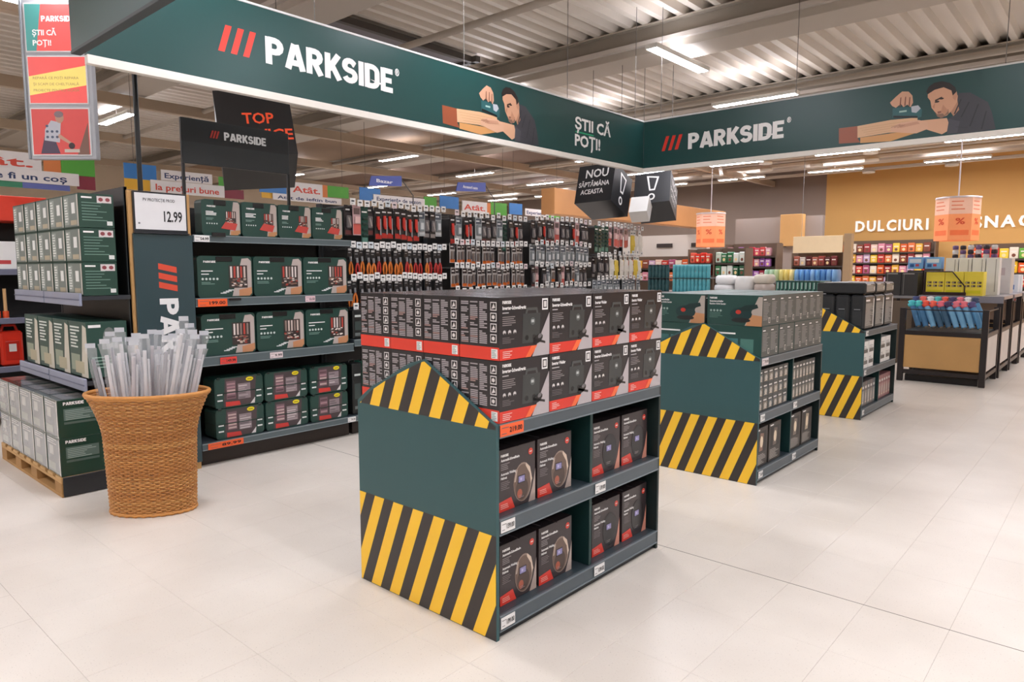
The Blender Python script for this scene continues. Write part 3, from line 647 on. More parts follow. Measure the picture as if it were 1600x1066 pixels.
# ------------------------------------------------------------------ long gondola on the left, front edges at x = -5.51
GXF, GXB = -5.51, -6.08
def shelf_unit(name, label, y0, y1, shelves, ztop, pegs=()):
    t = thing(name, label, 'shelving', (GXB, y0, 0), 0, 'bays of the long shelving run'); L = y1 - y0; D = GXF - GXB
    obj('back_panel', MB().box(0, .03, .02, L - .02, .10, ztop, '#2b2a2a'), STEEL, t)
    for y in (0, L - .03): obj('upright', MB().box(-.01, .06, y, y + .03, 0, ztop, '#33373a', .003), STEEL, t)
    obj('base', MB().box(.03, D - .09, .02, L - .02, 0, .12, '#332a25'), STEEL, t)
    for z, d in shelves:
        s = obj('shelf', MB().box(.03, D - .015, .005, L - .005, z - .03, z, '#3a4248', .001), STEEL, t)
        r = MB(); r.box(D - .015, D, .004, L - .004, z - d, z, '#5f6c70', .003); r.box(D - .001, D + .004, .004, L - .004, z - .007, z, '#8b989b'); r.box(D - .001, D + .003, .004, L - .004, z - d, z - d + .006, '#8b989b')
        obj('price_rail', r, STEEL, s)
        obj('bracket', MB().prism([(.03, -.12), (.06, -.12), (D - .1, -.035), (D - .1, -.03), (.03, -.03)], (0, .012, z), X_, Z_, .004, '#33373a'), STEEL, s)
    return t
bay0 = shelf_unit('shelving_bay', 'first bay of the long shelving run, shelves of green tool cases', 2.475, 3.97, ((1.868, .055), (1.37, .068), (.898, .075), (.195, .055)), 2.12)
for nm, y, z, txt, c, w, h in (('price_tag', .015, 1.814, '54.99', W_, .12, .05), ('price_tag', .02, 1.302, '199.00', O_, .24, .06), ('price_tag', .98, 1.31, '22.50', '#e8c9cf', .1, .05),
                               ('price_tag', .18, .828, '149.99', '#e2433a', .14, .055), ('price_tag', .62, .835, '9.99', '#e8d7d9', .12, .05), ('price_tag', .05, .142, '89.99', O_, .30, .05), ('price_tag', 1.40, .145, '79.99', W_, .09, .045)):
    tag_part(bay0, nm, GXF - GXB + .004, y, z, price_art(txt, c, w, h), w, h, c)
obj('pusher_clip', MB().box(.58, .60, .27, .37, 1.345, 1.365, BLACK, .003), PLAST, bay0)
obj('pusher_clip', MB().box(.58, .60, .15, .26, 1.86, 1.89, BLACK, .003), PLAST, bay0)

# tool cases
def tools_pic(A, x, y, w, h, rng, red=True):
    A.rect(x, y, w, h, '#3b302e', 2)
    for i in range(5):
        xx = x + w * (.08 + .18 * i); c = rng.choice(('#c7b7ae', '#b5473c', '#8c7a72', '#d8cfca')); A.rect(xx, y + h * .45, w * .1, h * .5, c, 3)
    for i in range(22): A.rect(x + rng.uniform(0, .85) * w, y + rng.uniform(.05, .4) * h, w * .14, h * .05, rng.choice(('#c9b9a8', '#7a6f6a', '#e0d5cc', '#a33f34', '#8c6a5a')), 3 + i * .12)
def case_mesh(w, h, d, kind, rng, c='#23443c'):
    m = MB(); cr = .03; P = []
    for (cx, cz, a0) in ((-w / 2 + cr, cr, 180), (w / 2 - cr, cr, 270), (w / 2 - cr, h - cr, 0), (-w / 2 + cr, h - cr, 90)):
        for a in (0, 30, 60, 90): P.append((cx + cr * math.cos(math.radians(a0 + a)), cz + cr * math.sin(math.radians(a0 + a))))
    m.prism(P, (0, 0, 0), Y_, Z_, d, c)
    A = Art(); o = -w / 2
    def T(px, pz): return (o + px, pz)
    if kind == 'big':
        A.text('PARKSIDE', o + .05, h - .055, .016, WHITE, .10, .03); A.lines(o + .03, h - .125, .17, 1, .011, WHITE, rng, fill=.7); A.lines(o + .03, h - .15, .08, 1, .011, WHITE, rng, fill=.7)
        for i in range(5): A.ell(o + .04 + i * .030, h - .185, .010, .010, '#c9d3cf', 2, 8)
        A.lines(o + .03, h - .215, .13, 2, .012, '#7ea095', rng, fill=.4)
        A.poly([(w / 2 - .09, h - .02), (w / 2 - .035, h - .015), (w / 2 - .008, h - .04), (w / 2 - .008, .03), (w / 2 - .03, .008), (w / 2 - .18, .008)], '#b7aaa4', 1)
        A.poly([(w / 2 - .12, .008), (w / 2 - .03, .008), (w / 2 - .008, .03), (w / 2 - .008, .08), (w / 2 - .12, .06)], '#c38a63', 2)
        tools_pic(A, w / 2 - .205, .075, .16, .185, rng)
        for i in range(4): A.rect(w / 2 - .28 + i * .022, .03 + i * .008, .05, .008, '#cfd2d2', 3)
    elif kind == 'kit':
        A.text('PARKSIDE', o + .045, h - .06, .013, WHITE, .07, .03); A.lines(o + .035, h - .10, .1, 3, .012, WHITE, rng, fill=.6)
        A.lines(o + .035, h - .15, .08, 2, .01, '#8aa79e', rng, fill=.4)
        for i in range(5): A.ell(o + .042 + i * .02, h - .19, .006, .006, '#dfe5e2', 2, 6)
        A.poly([(w / 2 - .06, h - .01), (w / 2 - .02, h - .01), (w / 2 - .008, h - .03), (w / 2 - .008, .02), (w / 2 - .1, .008)], '#b5a79f', 1)
        tools_pic(A, w / 2 - .13, .10, .09, .1, rng); A.poly([(w / 2 - .17, .06), (w / 2 - .05, .045), (w / 2 - .03, .10), (w / 2 - .13, .115)], '#c2473f', 4)
        A.poly([(w / 2 - .09, .008), (w / 2 - .03, .008), (w / 2 - .008, .03), (w / 2 - .008, .05), (w / 2 - .09, .04)], '#c08a5e', 2)
    else:
        A.poly([(o + .07, .01), (w / 2 - .08, .01), (w / 2 - .06, h - .01), (o + .09, h - .01)], '#4b3f41', 1)
        A.rect(o + .10, .07, .08, .15, '#7b5f66', 2); A.rect(o + .20, .06, .11, .13, '#8d7f83', 2)
        for i in range(5): A.rect(o + .105, .08 + i * .027, .07, .014, rng.choice(('#a9848a', '#c2a9a4', '#5d4148')), 3)
        for i in range(6): A.rect(o + .205, .065 + i * .02, rng.uniform(.05, .1), .01, rng.choice(('#c7bcbc', '#6d6266', '#a79a9c')), 3)
        A.poly([(o + .09, .01), (o + .22, .01), (o + .21, .045), (o + .09, .05)], '#c93b35', 3); A.poly([(w / 2 - .12, .01), (w / 2 - .08, .01), (w / 2 - .075, .06)], '#d8d2d0', 3)
        A.ell(w / 2 - .12, h - .03, .034, .018, '#e8d51f', 4, 14); A.rect(w / 2 - .14, h - .034, .04, .006, '#6b6410', 5)
        for s_ in (o + .02, w / 2 - .062): A.rect(s_, .06, .045, .012, '#e4e6e4', 2); A.rect(s_, .11, .045, .012, '#e4e6e4', 2)
        A.rect(o + .005, 0.005, .004, h - .01, '#14312a', 1)
    m.art(A, (0, 0, 0), Y_, Z_); return m.mesh('tool_case')
def tool_case(name, kind, w, h, d, label, x, y, z, group, rng):
    t = thing(name, label, 'tool case', (x, y, z), 0, group)
    me = case_mesh(w, h, d, kind, rng); obj('shell', me, PLAST, t)
    if kind in ('big', 'kit'):
        k = .14 if kind == 'big' else .10
        obj('handle', MB().box(-.02, .006, -k / 2 - .01, k / 2 - .01, h - .045, h - .004, '#141414', .004), PLAST, t)
    else:
        obj('latch', MB().box(-.01, .006, -w / 2 + .02, -w / 2 + .05, h - .012, h + .006, '#10211d', .003), PLAST, t)
        obj('latch', MB().box(-.01, .006, w / 2 - .05, w / 2 - .02, h - .012, h + .006, '#10211d', .003), PLAST, t)
        obj('seam', MB().box(-d, .003, -w / 2 - .003, w / 2 + .003, h * .48, h * .51, '#152f28'), PLAST, t)
rng = random.Random(21)
for i in range(4): tool_case('tool_kit', 'kit', .325, .285, .12, 'green tool kit with red drawer print on top shelf, %s from the left' % od(i), -5.545, 2.735 + i * .333, 1.869, 'tool kits on the top shelf', rng)
for i in range(3): tool_case('tool_case', 'big', .462, .335, .11, 'large green tool case on the second shelf from the top, %s from the left' % od(i), -5.545, 2.75 + i * .475, 1.371, 'large cases on the second shelf', rng)
for i in range(3): tool_case('tool_case', 'big', .458, .338, .11, 'large green tool case on the third shelf down, %s from the left' % od(i), -5.545, 2.76 + i * .473, .899, 'large cases on the third shelf', rng)
for r in range(2):
    for i in range(3): tool_case('accessory_case', 'box', .425 - .01 * i, .252, .2, 'green accessory case with yellow oval, %s row of bottom shelf, %s from left' % ('upper' if r else 'lower', od(i)), -5.55, 2.83 + i * .438, .196 + r * .259, 'accessory cases on the bottom shelf', rng)

# board with vertical lettering and the framed price sheet
t = thing('sign_board', 'dark upright sign board with vertical white lettering behind the basket', 'sign', (-5.5, 2.04, 0))
obj('plywood', MB().box(-.05, -.025, -.018, .433, 0, 2.175, '#c89b62', .002), mat('plywood', None, .6, noise=.12, scale=4), t)
obj('board', MB().box(-.025, 0, 0, .432, .06, 1.862, '#33474c', .003), BAN, t)
A = Art()
for i in range(3): A.poly([(.165, 1.60 - i * .07), (.30, 1.57 - i * .07), (.30, 1.615 - i * .07), (.165, 1.645 - i * .07)], '#d8503a', 2)
obj('slash_mark', MB().art(A, (0, 0, 0), Y_, Z_), BAN, t); A = Art()
A.text('PARKSIDE', .163, 1.375, .138, '#e8e8e8', 1.0, .03, rot=1)
obj('lettering', MB().art(A, (0, 0, 0), Y_, Z_), BAN, t)
t = thing('price_sign', 'framed white price sheet reading 12.99 above the dark board', 'sign', (-5.5, 2.05, 1.872))
obj('frame', MB().box(-.022, 0, 0, .392, 0, .30, '#22252a', .003), PLAST, t)
A = Art(); A.rect(.012, .022, .368, .266, '#e4e4e6', 0); A.text('PV PROTECȚIE PROD', .07, .23, .021, '#3a3a3f', .23, .01); A.text('12.99', .215, .085, .075, '#1d1d20', .135, .02); A.rect(.03, .06, .014, .012, '#77777b', 1)
obj('sheet', MB().art(A, (0, 0, 0), Y_, Z_), PRINT, t)
obj('ledge', MB().box(-.02, .02, -.005, .397, -.009, 0, '#2a2d33', .002), PLAST, t)
t = thing('hanging_rod', 'slim black rod rising from the price sign to the ceiling', 'rod', (-5.53, 2.12, 2.176))
obj('tube', MB().tube([(0, 0, 0), (0, 0, ZC - 2.176)], .018, '#161616', 10), PLAST, t)
# header sign over the first bay
t = thing('header_sign', 'black header panel with white lettering on two posts above tool cases', 'sign', (-6.10, 2.68, 2.12))
obj('panel', MB().box(-.012, .012, 0, 1.01, .377, .757, '#1b1d1d', .002), mat('header_board', None, .4, noise=.04), t)
obj('lower_strip', MB().box(.012, .016, .004, 1.006, .38, .56, '#262a2b'), mat('header_board', None, .4), t)
for y in (0, .99): obj('post', MB().box(-.014, .014, y, y + .022, 0, .38, '#161616', .002), PLAST, t)
A0 = Art(); slashes(A0, .245, .615, .065, .016, .026, .022, '#a02d24'); obj('slash_mark', MB().art(A0, (.012, 0, 0), Y_, Z_, base=.0045), PRINT, t); A = Art(); A.text('PARKSIDE', .375, .61, .07, '#d5d5d3', .40, .03)
obj('lettering', MB().art(A, (.012, 0, 0), Y_, Z_, base=.0045), PRINT, t)

# ---- hook bays
bays = []
for k, nm in enumerate(('second bay of the long shelving run, hooks of pliers and cutters', 'third bay of the long shelving run, hooks of orange-based sets',
                        'fourth bay of the long shelving run, hooks of dark blister packs', 'last bay of the long shelving run, hooks of gloves and garden textiles')):
    bays.append(shelf_unit('shelving_bay', nm, 3.97 + k * 1.37, 5.34 + k * 1.37, ((.93, .065), (.195, .055)), 2.24))
hook_me = MB()
hook_me.tube([(0, 0, 0), (.40, 0, 0), (.44, 0, .012)], .004, '#8c8c8c', 6); hook_me = hook_me.mesh('hook'); hook_me.materials.append(STEEL)
tag_me = []
for c in ('#f1f0ee', '#ecd9dc', '#dde6ec'):
    a = Art().rect(.008, .02, .024, .012, '#55565a', 1).rect(.008, .008, .018, .004, '#8a8a8a', 1)
    q = MB().box(0, .003, -.03, .03, -.016, .046, c).art(Art().rect(.012, .028, .034, .016, '#55565a', 1).rect(.012, .010, .024, .005, '#8a8a8a', 1), (.003, -.03, -.016), Y_, Z_).mesh('price_tag'); q.materials.append(PRINT); tag_me.append(q)
def pack_mesh(kind, rng):
    """hanging pack, origin at its hook hole, hangs down; front faces +X"""
    m = MB(); parts = []
    if kind == 'pliers':
        card = MB().box(-.004, 0, -.03, .03, -.10, .02, '#2c2b2e', .001).art(Art().rect(.01, .085, .04, .02, '#d7d7d7', 1).rect(.01, .06, .03, .008, '#8d8d90', 1), (0, -.03, -.10), Y_, Z_)
        body = MB(); hc = rng.choice(('#c8352b', '#d4532c', '#b82f2a', '#d9772e'))
        body.tube([(.012, -.006, -.075), (.012, 0, -.12)], [.014, .012], '#8a8a8d', 6)
        for s in (-1, 1): body.tube([(.012, 0, -.12), (.012, s * .014, -.155), (.012, s * .02, -.2), (.012, s * .012, -.245)], [.008, .010, .011, .008], hc, 6)
        return card, body
    if kind == 'bits':
        card = MB().box(-.005, 0, -.037, .037, -.20, .02, '#b9b3b0', .001).art(Art().rect(.005, .15, .064, .055, '#3a3335', 1).rect(.012, .175, .04, .012, '#e6e2e0', 2).rect(.005, .005, .064, .035, '#e0702f', 1), (0, -.037, -.2), Y_, Z_)
        body = MB()
        for j in range(3): body.tube([(.014, -.02 + j * .02, -.16), (.014, -.02 + j * .02, -.07)], [.009, .006], ('#6d5a52', '#8b827c', '#4a4244')[j], 6)
        return card, body
    if kind == 'redtop':
        card = MB().box(-.005, 0, -.042, .042, -.30, .02, '#35302f', .001).art(Art().rect(.006, .22, .07, .07, '#2a2526', 1).rect(.012, .262, .05, .014, '#e8e4e2', 2).rect(.006, .01, .072, .05, '#b8332b', 1), (0, -.042, -.3), Y_, Z_)
        body = MB().tube([(.016, -.012, -.07), (.016, -.012, -.16), (.016, 0, -.20)], [.016, .018, .012], '#cf3b30', 8); body.tube([(.014, .016, -.09), (.014, .016, -.25)], .008, '#9a9a9c', 6)
        return card, body
    if kind == 'dark':
        c = rng.choice(('#3a3437', '#45393b', '#2f3033', '#4b4644'))
        card = MB().box(-.005, 0, -.045, .045, -.27, .02, c, .001).art(Art().rect(.008, .22, .074, .045, '#232123', 1).rect(.014, .24, .05, .014, '#dcd8d6', 2).rect(.008, .01, .074, .04, rng.choice(('#b23a33', '#6d3a3a', '#8d8784')), 1), (0, -.045, -.27), Y_, Z_)
        body = MB().box(0, .022, -.03, .03, -.2, -.08, '#6e6868', .008); body.tube([(.02, .012, -.18), (.02, -.012, -.10)], .010, '#a59c98', 6)
        return card, body
    if kind == 'grey':
        card = MB().box(-.005, 0, -.05, .05, -.24, .02, '#aeb2b4', .001).art(Art().rect(.008, .18, .084, .06, '#59606a', 1).rect(.014, .205, .05, .014, '#eceff0', 2).rect(.01, .02, .08, .03, '#c9cccd', 1), (0, -.05, -.24), Y_, Z_)
        body = MB().box(0, .02, -.036, .036, -.19, -.07, '#83898c', .006); body.box(.02, .024, -.02, .02, -.17, -.1, '#cfd2d3', .002)
        return card, body
    if kind == 'green':
        card = MB().box(-.005, 0, -.042, .042, -.36, .02, '#24493f', .001).art(Art().rect(.01, .32, .06, .014, WHITE, 1).rect(.01, .02, .064, .06, '#5f8d80', 1), (0, -.042, -.36), Y_, Z_)
        body = MB(); 
        for j in range(4): body.box(0, .018, -.03, .03, -.27 + j * .055, -.24 + j * .055, '#1c3a33', .006)
        return card, body
    if kind == 'pink':
        card = MB().box(-.005, 0, -.048, .048, -.27, .02, '#c9a6a8', .001).art(Art().rect(.006, .01, .084, .10, '#d3655c', 1).rect(.01, .2, .07, .06, '#6d5a58', 1), (0, -.048, -.27), Y_, Z_)
        body = MB().box(0, .018, -.032, .032, -.16, -.09, '#e0b9b6', .006); return card, body
    if kind == 'glove':
        c = rng.choice(('#ded3bf', '#e8e3da', '#2f7d4a', '#e3c64a', '#7fa9c9', '#dfe9e6'))
        card = MB().box(-.004, 0, -.035, .035, -.07, .02, '#e9e7e4', .001).art(Art().rect(.008, .03, .05, .02, '#7c8a86', 1), (0, -.035, -.07), Y_, Z_)
        body = MB().box(0, .03, -.05, .05, -.22, -.06, c, .014)
        for j in range(4): body.tube([(.015, -.036 + j * .024, -.21), (.015, -.04 + j * .026, -.33)], [.013, .009], c, 6)
        body.tube([(.015, .045, -.14), (.015, .066, -.23)], [.013, .009], c, 6); return card, body
rng = random.Random(5)
PK = {}
def pack(kind):
    v = rng.randrange(3)
    if (kind, v) not in PK:
        c, b = pack_mesh(kind, rng); cm, bm2 = c.mesh('card'), b.mesh('tool'); cm.materials.append(GLOSSP); bm2.materials.append(PLAST); PK[(kind, v)] = (cm, bm2)
    return PK[(kind, v)]
KN = dict(pliers=('pliers', 'pliers with splayed red handles'), bits=('bit_set', 'orange-based screwdriver bit set'), redtop=('cutter_pack', 'red cutter in a dark pack'), dark=('blister_pack', 'dark tool blister pack'),
          grey=('fitting_pack', 'grey clear fitting pack'), green=('saw_blade_pack', 'tall dark green pack'), pink=('sanding_pack', 'pink and red sanding pack'), glove=('work_glove', 'work glove pair'))
ROWS = [  # bay, z, kind, count, offset
    (0, 2.19, ['dark', 'pink', 'green', 'dark'] + ['redtop'] * 7 + ['grey', 'dark', 'dark', 'grey'], 15, .05), (0, 1.79, 'pliers', 18, .05), (0, 1.48, 'pliers', 18, .05), (0, 1.22, 'dark', 12, .05),
    (1, 2.17, ['redtop', 'grey', 'redtop', 'redtop', 'grey', 'dark', 'dark', 'dark', 'grey', 'green', 'dark', 'redtop', 'dark'], 13, .05), (1, 1.86, 'bits', 15, .05), (1, 1.60, 'bits', 15, .05), (1, 1.33, 'dark', 12, .05),
    (2, 2.20, ['dark', 'dark', 'redtop', 'dark', 'dark', 'pink', 'dark', 'dark', 'redtop', 'pink', 'dark', 'dark'], 12, .06), (2, 1.89, 'grey', 12, .06), (2, 1.62, ['dark', 'pink', 'dark', 'grey', 'bits', 'dark', 'pink', 'dark', 'bits', 'grey', 'dark', 'dark'], 12, .06), (2, 1.36, 'grey', 12, .06),
    (3, 2.19, 'green', 4, .06), (3, 2.19, 'pink', 6, .46), (3, 2.17, 'glove', 3, 1.0), (3, 1.76, 'dark', 4, .06), (3, 1.80, 'glove', 7, .46), (3, 1.44, 'grey', 12, .06)]
for (bk, z, kind, n, off) in ROWS:
    ks = kind if isinstance(kind, list) else [kind] * n; kind = ks[0] if not isinstance(kind, list) else 'mixed'; span = 1.37 - .06 - off if kind not in ('green', 'pink') else (.38 if kind == 'green' else .54)
    if (bk, kind) == (3, 'dark'): span = .36
    pitch = span / n
    for i in range(n):
        nm, words = KN[ks[i]]; y = off + pitch * (i + .5); yw = 3.97 + bk * 1.37 + y; zz = z + rng.uniform(-.012, .012); back = rng.uniform(0, .05)
        h = obj('hook', hook_me, None, bays[bk], (.03, y, zz + .012)); obj('price_tag', tag_me[0 if rng.random() < .8 else rng.randrange(3)], None, h, (.441, 0, .01 + rng.uniform(-.004, .012)))
        lvl = 'top' if z > 2.1 else 'second' if z > 1.7 else 'third' if z > 1.4 else 'lowest'
        t = thing(nm, '%s, %s from left on %s hook row of %s bay' % (words, od(i), lvl, ('second', 'third', 'fourth', 'last')[bk]), 'hanging pack', (GXB + .43 - back, yw, zz), rng.uniform(-.12, .12), 'hanging packs on the hook wall')
        c, b2 = pack(ks[i]); obj('card', c, None, t); obj('tool', b2, None, t)
# a few goods on the lower shelves of the second bay, seen beside the nearest display
for k, (nm, lab, y, z, w, h, c) in enumerate((('drill_box', 'black upright case on third shelf next to the green cases', 4.06, .931, .12, .28, '#1f2122'), ('drill_box', 'tall black case at the left end of the second bay base', 4.035, .196, .11, .5, '#1d2020'),
                                      ('battery_box', 'green and white box on the base shelf beside the black case', 4.20, .196, .2, .5, '#2f6a58'))):
    m = MB().box(-.2, 0, -w / 2, w / 2, 0, h, c, .01).art(Art().rect(.02, h * .75, w - .04, .02, '#c9cfcc', 1).rect(.02, h * .3, w - .04, h * .3, '#3a4644' if k < 2 else '#b9c7b8', 1).rect(.02, h * .1, w * .5, .03, '#8fae3a' if k == 2 else '#6d7472', 1), (0, -w / 2, 0), Y_, Z_)
    m.tube([(-.1, -w * .3, h), (-.1, -w * .25, h + .02), (-.1, w * .25, h + .02), (-.1, w * .3, h)], .008, '#151515', 6)
    tag(obj(nm, m, PLAST, None, (-5.56, y, z)), lab, 'box')

# ------------------------------------------------------------------ end cap left of the board, with pallet in front
t = thing('end_cap_shelf', 'end cap shelving with two silver-edged shelves above the pallet', 'shelving', (-6.33, 1.69, 0))
obj('back_panel', MB().box(-.8, .77, .325, .345, .1, 2.2, '#2b2a2a'), STEEL, t)
for x in (-.80, .74): obj('upright', MB().box(x, x + .03, .32, .345, 0, 2.2, '#33373a', .003), STEEL, t)
for z in (1.41, .80):
    s = obj('shelf', MB().box(-.80, .80, .0, .322, z - .03, z, '#3a3d42', .001), STEEL, t)
    for k in range(2):
        r = MB().box(-.80 + k * .81, -.01 + k * .81, -.02, 0, z - .07, z + .02, '#9aa0b4', .003); r.box(-.80 + k * .81, -.01 + k * .81, -.024, -.018, z - .03, z - .022, '#6a7088')
        obj('price_rail', r, STEEL, s)
rng = random.Random(9)
def wrapped_art(w, h, rng):
    A = Art(); A.rect(w * .04, h * .04, w * .92, h * .92, '#76807a', 1); A.rect(w * .06, h * .1, w * .3, h * .8, '#9aa39c', 2)  # pale greys paint a silvery reflection onto the face
    A.lines(w * .1, h * .82, w * .24, 9, h * .08, '#e3e6e2', rng, 3, .5); A.rect(w * .55, h * .42, w * .22, h * .32, '#e9ebe8', 3); A.rect(w * .45, h * .08, w * .4, h * .14, '#b3a88f', 3); A.rect(w * .9, h * .04, w * .07, h * .92, '#cfcac0', 3); return A
def green_side(w, h, rng, pics=True):
    A = Art(); A.rect(w * .08, h * .86, w * .3, h * .05, WHITE, 2); A.lines(w * .08, h * .72, w * .75, 7, h * .085, '#7fa293', rng, 2, .22)
    if pics: A.rect(w * .52, h * .74, w * .42, h * .2, '#d9cfcf', 2); A.ell(w * .63, h * .84, w * .07, h * .06, '#8e4148', 3, 8); A.ell(w * .83, h * .84, w * .07, h * .06, '#8e4148', 3, 8)
    A.rect(w * .78, h * .08, w * .16, h * .12, '#dfe3df', 2); return A
em = box_mesh('wrapped_box', .318, .225, .237, '#234438', green_side(.225, .237, rng), wrapped_art(.318, .237, rng)); em.materials.append(PRINT)
for r in range(3):
    for i in range(5): tag(obj('tool_box', em, None, None, (-5.685 - i * .325, 1.815, 1.412 + r * .24), rng.uniform(-.01, .01)), 'green carton with painted sheen, upper end cap shelf, %s row from bottom, %s from right' % (od(r), od(i)), 'box', 'cartons on the end cap upper shelf')
def trap_art(w, h, rng):
    A = Art(); A.poly([(w * .62, 0), (w, 0), (w, h * .9), (w * .8, h * .95)], '#c9c4b4', 1); A.rect(w * .08, h * .1, w * .5, h * .3, '#8f9a86', 1); A.lines(w * .1, h * .88, w * .55, 7, h * .06, '#d5dbd4', rng, 2, .5); A.rect(w * .3, h * .06, w * .5, h * .22, '#b0a98c', 2); return A
def planer_side(w, h, rng):
    A = Art(); A.ell(w * .55, h * .7, w * .16, h * .2, '#6d7572', 2, 12); A.rect(w * .36, h * .5, w * .4, h * .14, '#8e9693', 2); A.lines(w * .1, h * .35, w * .7, 4, h * .06, '#8fae9f', rng, 2, .3); A.rect(w * .05, h * .9, w * .3, h * .05, WHITE, 2); return A
em2 = box_mesh('planer_box', .365, .27, .40, '#2a4a40', planer_side(.27, .40, rng), trap_art(.365, .40, rng)); em2.materials.append(PRINT)
for i in range(4): tag(obj('planer_box', em2, None, None, (-5.72 - i * .375, 1.838, .822), rng.uniform(-.01, .01)), 'tall green carton on lower end cap shelf, %s from the right' % od(i), 'box', 'cartons on the end cap lower shelf')
# pallet
t = thing('pallet', 'wooden pallet under the film-wrapped cartons beside the wicker basket', 'pallet', (-6.30, 1.486, 0))
WOOD = mat('pallet_wood', None, .7, noise=.18, scale=7, bump=.1)
for y in (0, .415): 
    obj('bottom_board', MB().box(-.775, .775, y, y + .10, 0, .022, '#b48a55', .002), WOOD, t)
    for x in (-.775, -.36, .055, .63): obj('block', MB().box(x, x + .145, y, y + .10, .022, .10, '#a97f4c', .003), WOOD, t)
    obj('stringer', MB().box(-.775, .775, y, y + .10, .10, .122, '#bd9560', .002), WOOD, t)
for i in range(9): obj('deck_board', MB().box(-.775 + i * .1785, -.775 + i * .1785 + .12, 0, .515, .122, .144, '#c39b66', .002), WOOD, t)
obj('side_guard', MB().box(.776, .788, 0.01, .515, .004, .144, '#25272a', .002), PLAST, t)
def pal_side(w, h, rng):
    A = Art(); A.text('PARKSIDE', w * .07, h * .86, .022, WHITE, .13, .03); A.rect(w * .07, h * .46, w * .42, h * .30, '#5a6f68', 1); A.lines(w * .09, h * .70, w * .38, 6, h * .045, '#9db0a9', rng, 2, .35); A.rect(w * .07, h * .36, w * .42, h * .06, '#52665f', 1)
    A.rect(w * .58, h * .36, w * .36, h * .42, '#55655c', 1); A.lines(w * .6, h * .72, w * .3, 6, h * .05, '#93a59c', rng, 2, .35); return A
def pal_front(w, h, rng):
    A = Art(); A.rect(w * .03, h * .05, w * .94, h * .9, '#84888a', 1); A.rect(w * .2, h * .5, w * .3, h * .25, '#b9bab4', 2); A.lines(w * .08, h * .92, w * .8, 3, h * .06, '#c9c9c4', rng, 2, .4); A.rect(w * .1, h * .1, w * .5, h * .2, '#9fa59c', 2); A.rect(w * .92, h * .02, w * .06, h * .96, '#d6d2c9', 3); return A  # grey wash paints the film's reflection over the green carton front
pm = []
for k in range(2):
    me = box_mesh('machine_carton', .303, .50, .272, '#1f3f34', pal_side(.50, .272, rng), pal_front(.303, .272, rng), Art().rect(.02, .04, .26, .42, '#6f6f6c', 1).rect(.05, .1, .1, .1, '#9f9c98', 2)); me.materials.append(FILM); pm.append(me)
for r in range(2):
    for i in range(5): tag(obj('machine_carton', pm[r], None, None, (-5.678 - i * .309, 1.745, .145 + r * .273), rng.uniform(-.008, .008)), 'film-wrapped machine carton on the pallet, %s layer, %s from the right' % ('upper' if r else 'lower', od(i)), 'box', 'film-wrapped cartons on the pallet')

# ------------------------------------------------------------------ wicker basket and wrapped rods
BX, BYY, BR = -4.80, 1.82, math.radians(48)
def bprof(z):                                   # half widths of the oval
    k = z / .80; fl = max(0, (k - .62) / .38) ** 1.8
    return .262 + .03 * k + .088 * fl, .16 + .03 * k + .055 * fl
t = thing('wicker_basket', 'tall flared oval wicker basket holding wrapped rods, standing on the floor', 'basket', (BX, BYY, 0), BR)
RAT = mat('rattan', None, .45, noise=.22, scale=38)
NS = 56; wb = MB(); rgb_ = random.Random(2)
for k in range(62):
    z = .022 + k * .0124; a, b2 = bprof(z); n = NS * 3
    P = [((a + .0055 * math.cos(math.pi * (j * NS / n) + math.pi * (k % 2))) * math.cos(2 * math.pi * j / n), (b2 + .0055 * math.cos(math.pi * (j * NS / n) + math.pi * (k % 2))) * math.sin(2 * math.pi * j / n), z) for j in range(n + 1)]
    wb.tube(P, .0064, rgb_.choice(('#c58a4c', '#bd8145', '#cb9455', '#b67a40')), 5, False)
for j in range(NS):
    th = 2 * math.pi * (j + .5) / NS; wb.tube([(bprof(z)[0] * math.cos(th), bprof(z)[1] * math.sin(th), z) for z in [.012 + .078 * q for q in range(11)]], .0052, '#a8733a', 5, False)
wo = obj('woven_wall', wb, RAT, t); wo['kind'] = 'stuff'
def ring(z, dr, r, waves=0, n=96):
    a, b2 = bprof(z); return [((a + dr) * math.cos(2 * math.pi * i / n), (b2 + dr) * math.sin(2 * math.pi * i / n), z + (.004 * math.sin(i * waves) if waves else 0)) for i in range(n + 1)]
obj('rim', MB().tube(ring(.795, .0, .014), .014, '#c98a45', 8, False), RAT, t)
obj('rim_wrap', MB().tube(ring(.782, .006, .008, 1.6), .008, '#c98a45', 6, False), RAT, t)
obj('foot_ring', MB().tube(ring(.012, .004, .011, 1.9), .011, '#c98a45', 6, False), RAT, t)
a, b2 = bprof(.03); obj('bottom', MB().lathe([(0.001, .03), (1, .03)], '#a9783c', n=32, sx=a, sy=b2), RAT, t)
filmc = mat('clear_film', '#eef1f4', .12, noise=.02, alpha=.16, spec=.9)
rodm = mat('white_rod', None, .3, noise=.05)
rng = random.Random(17)
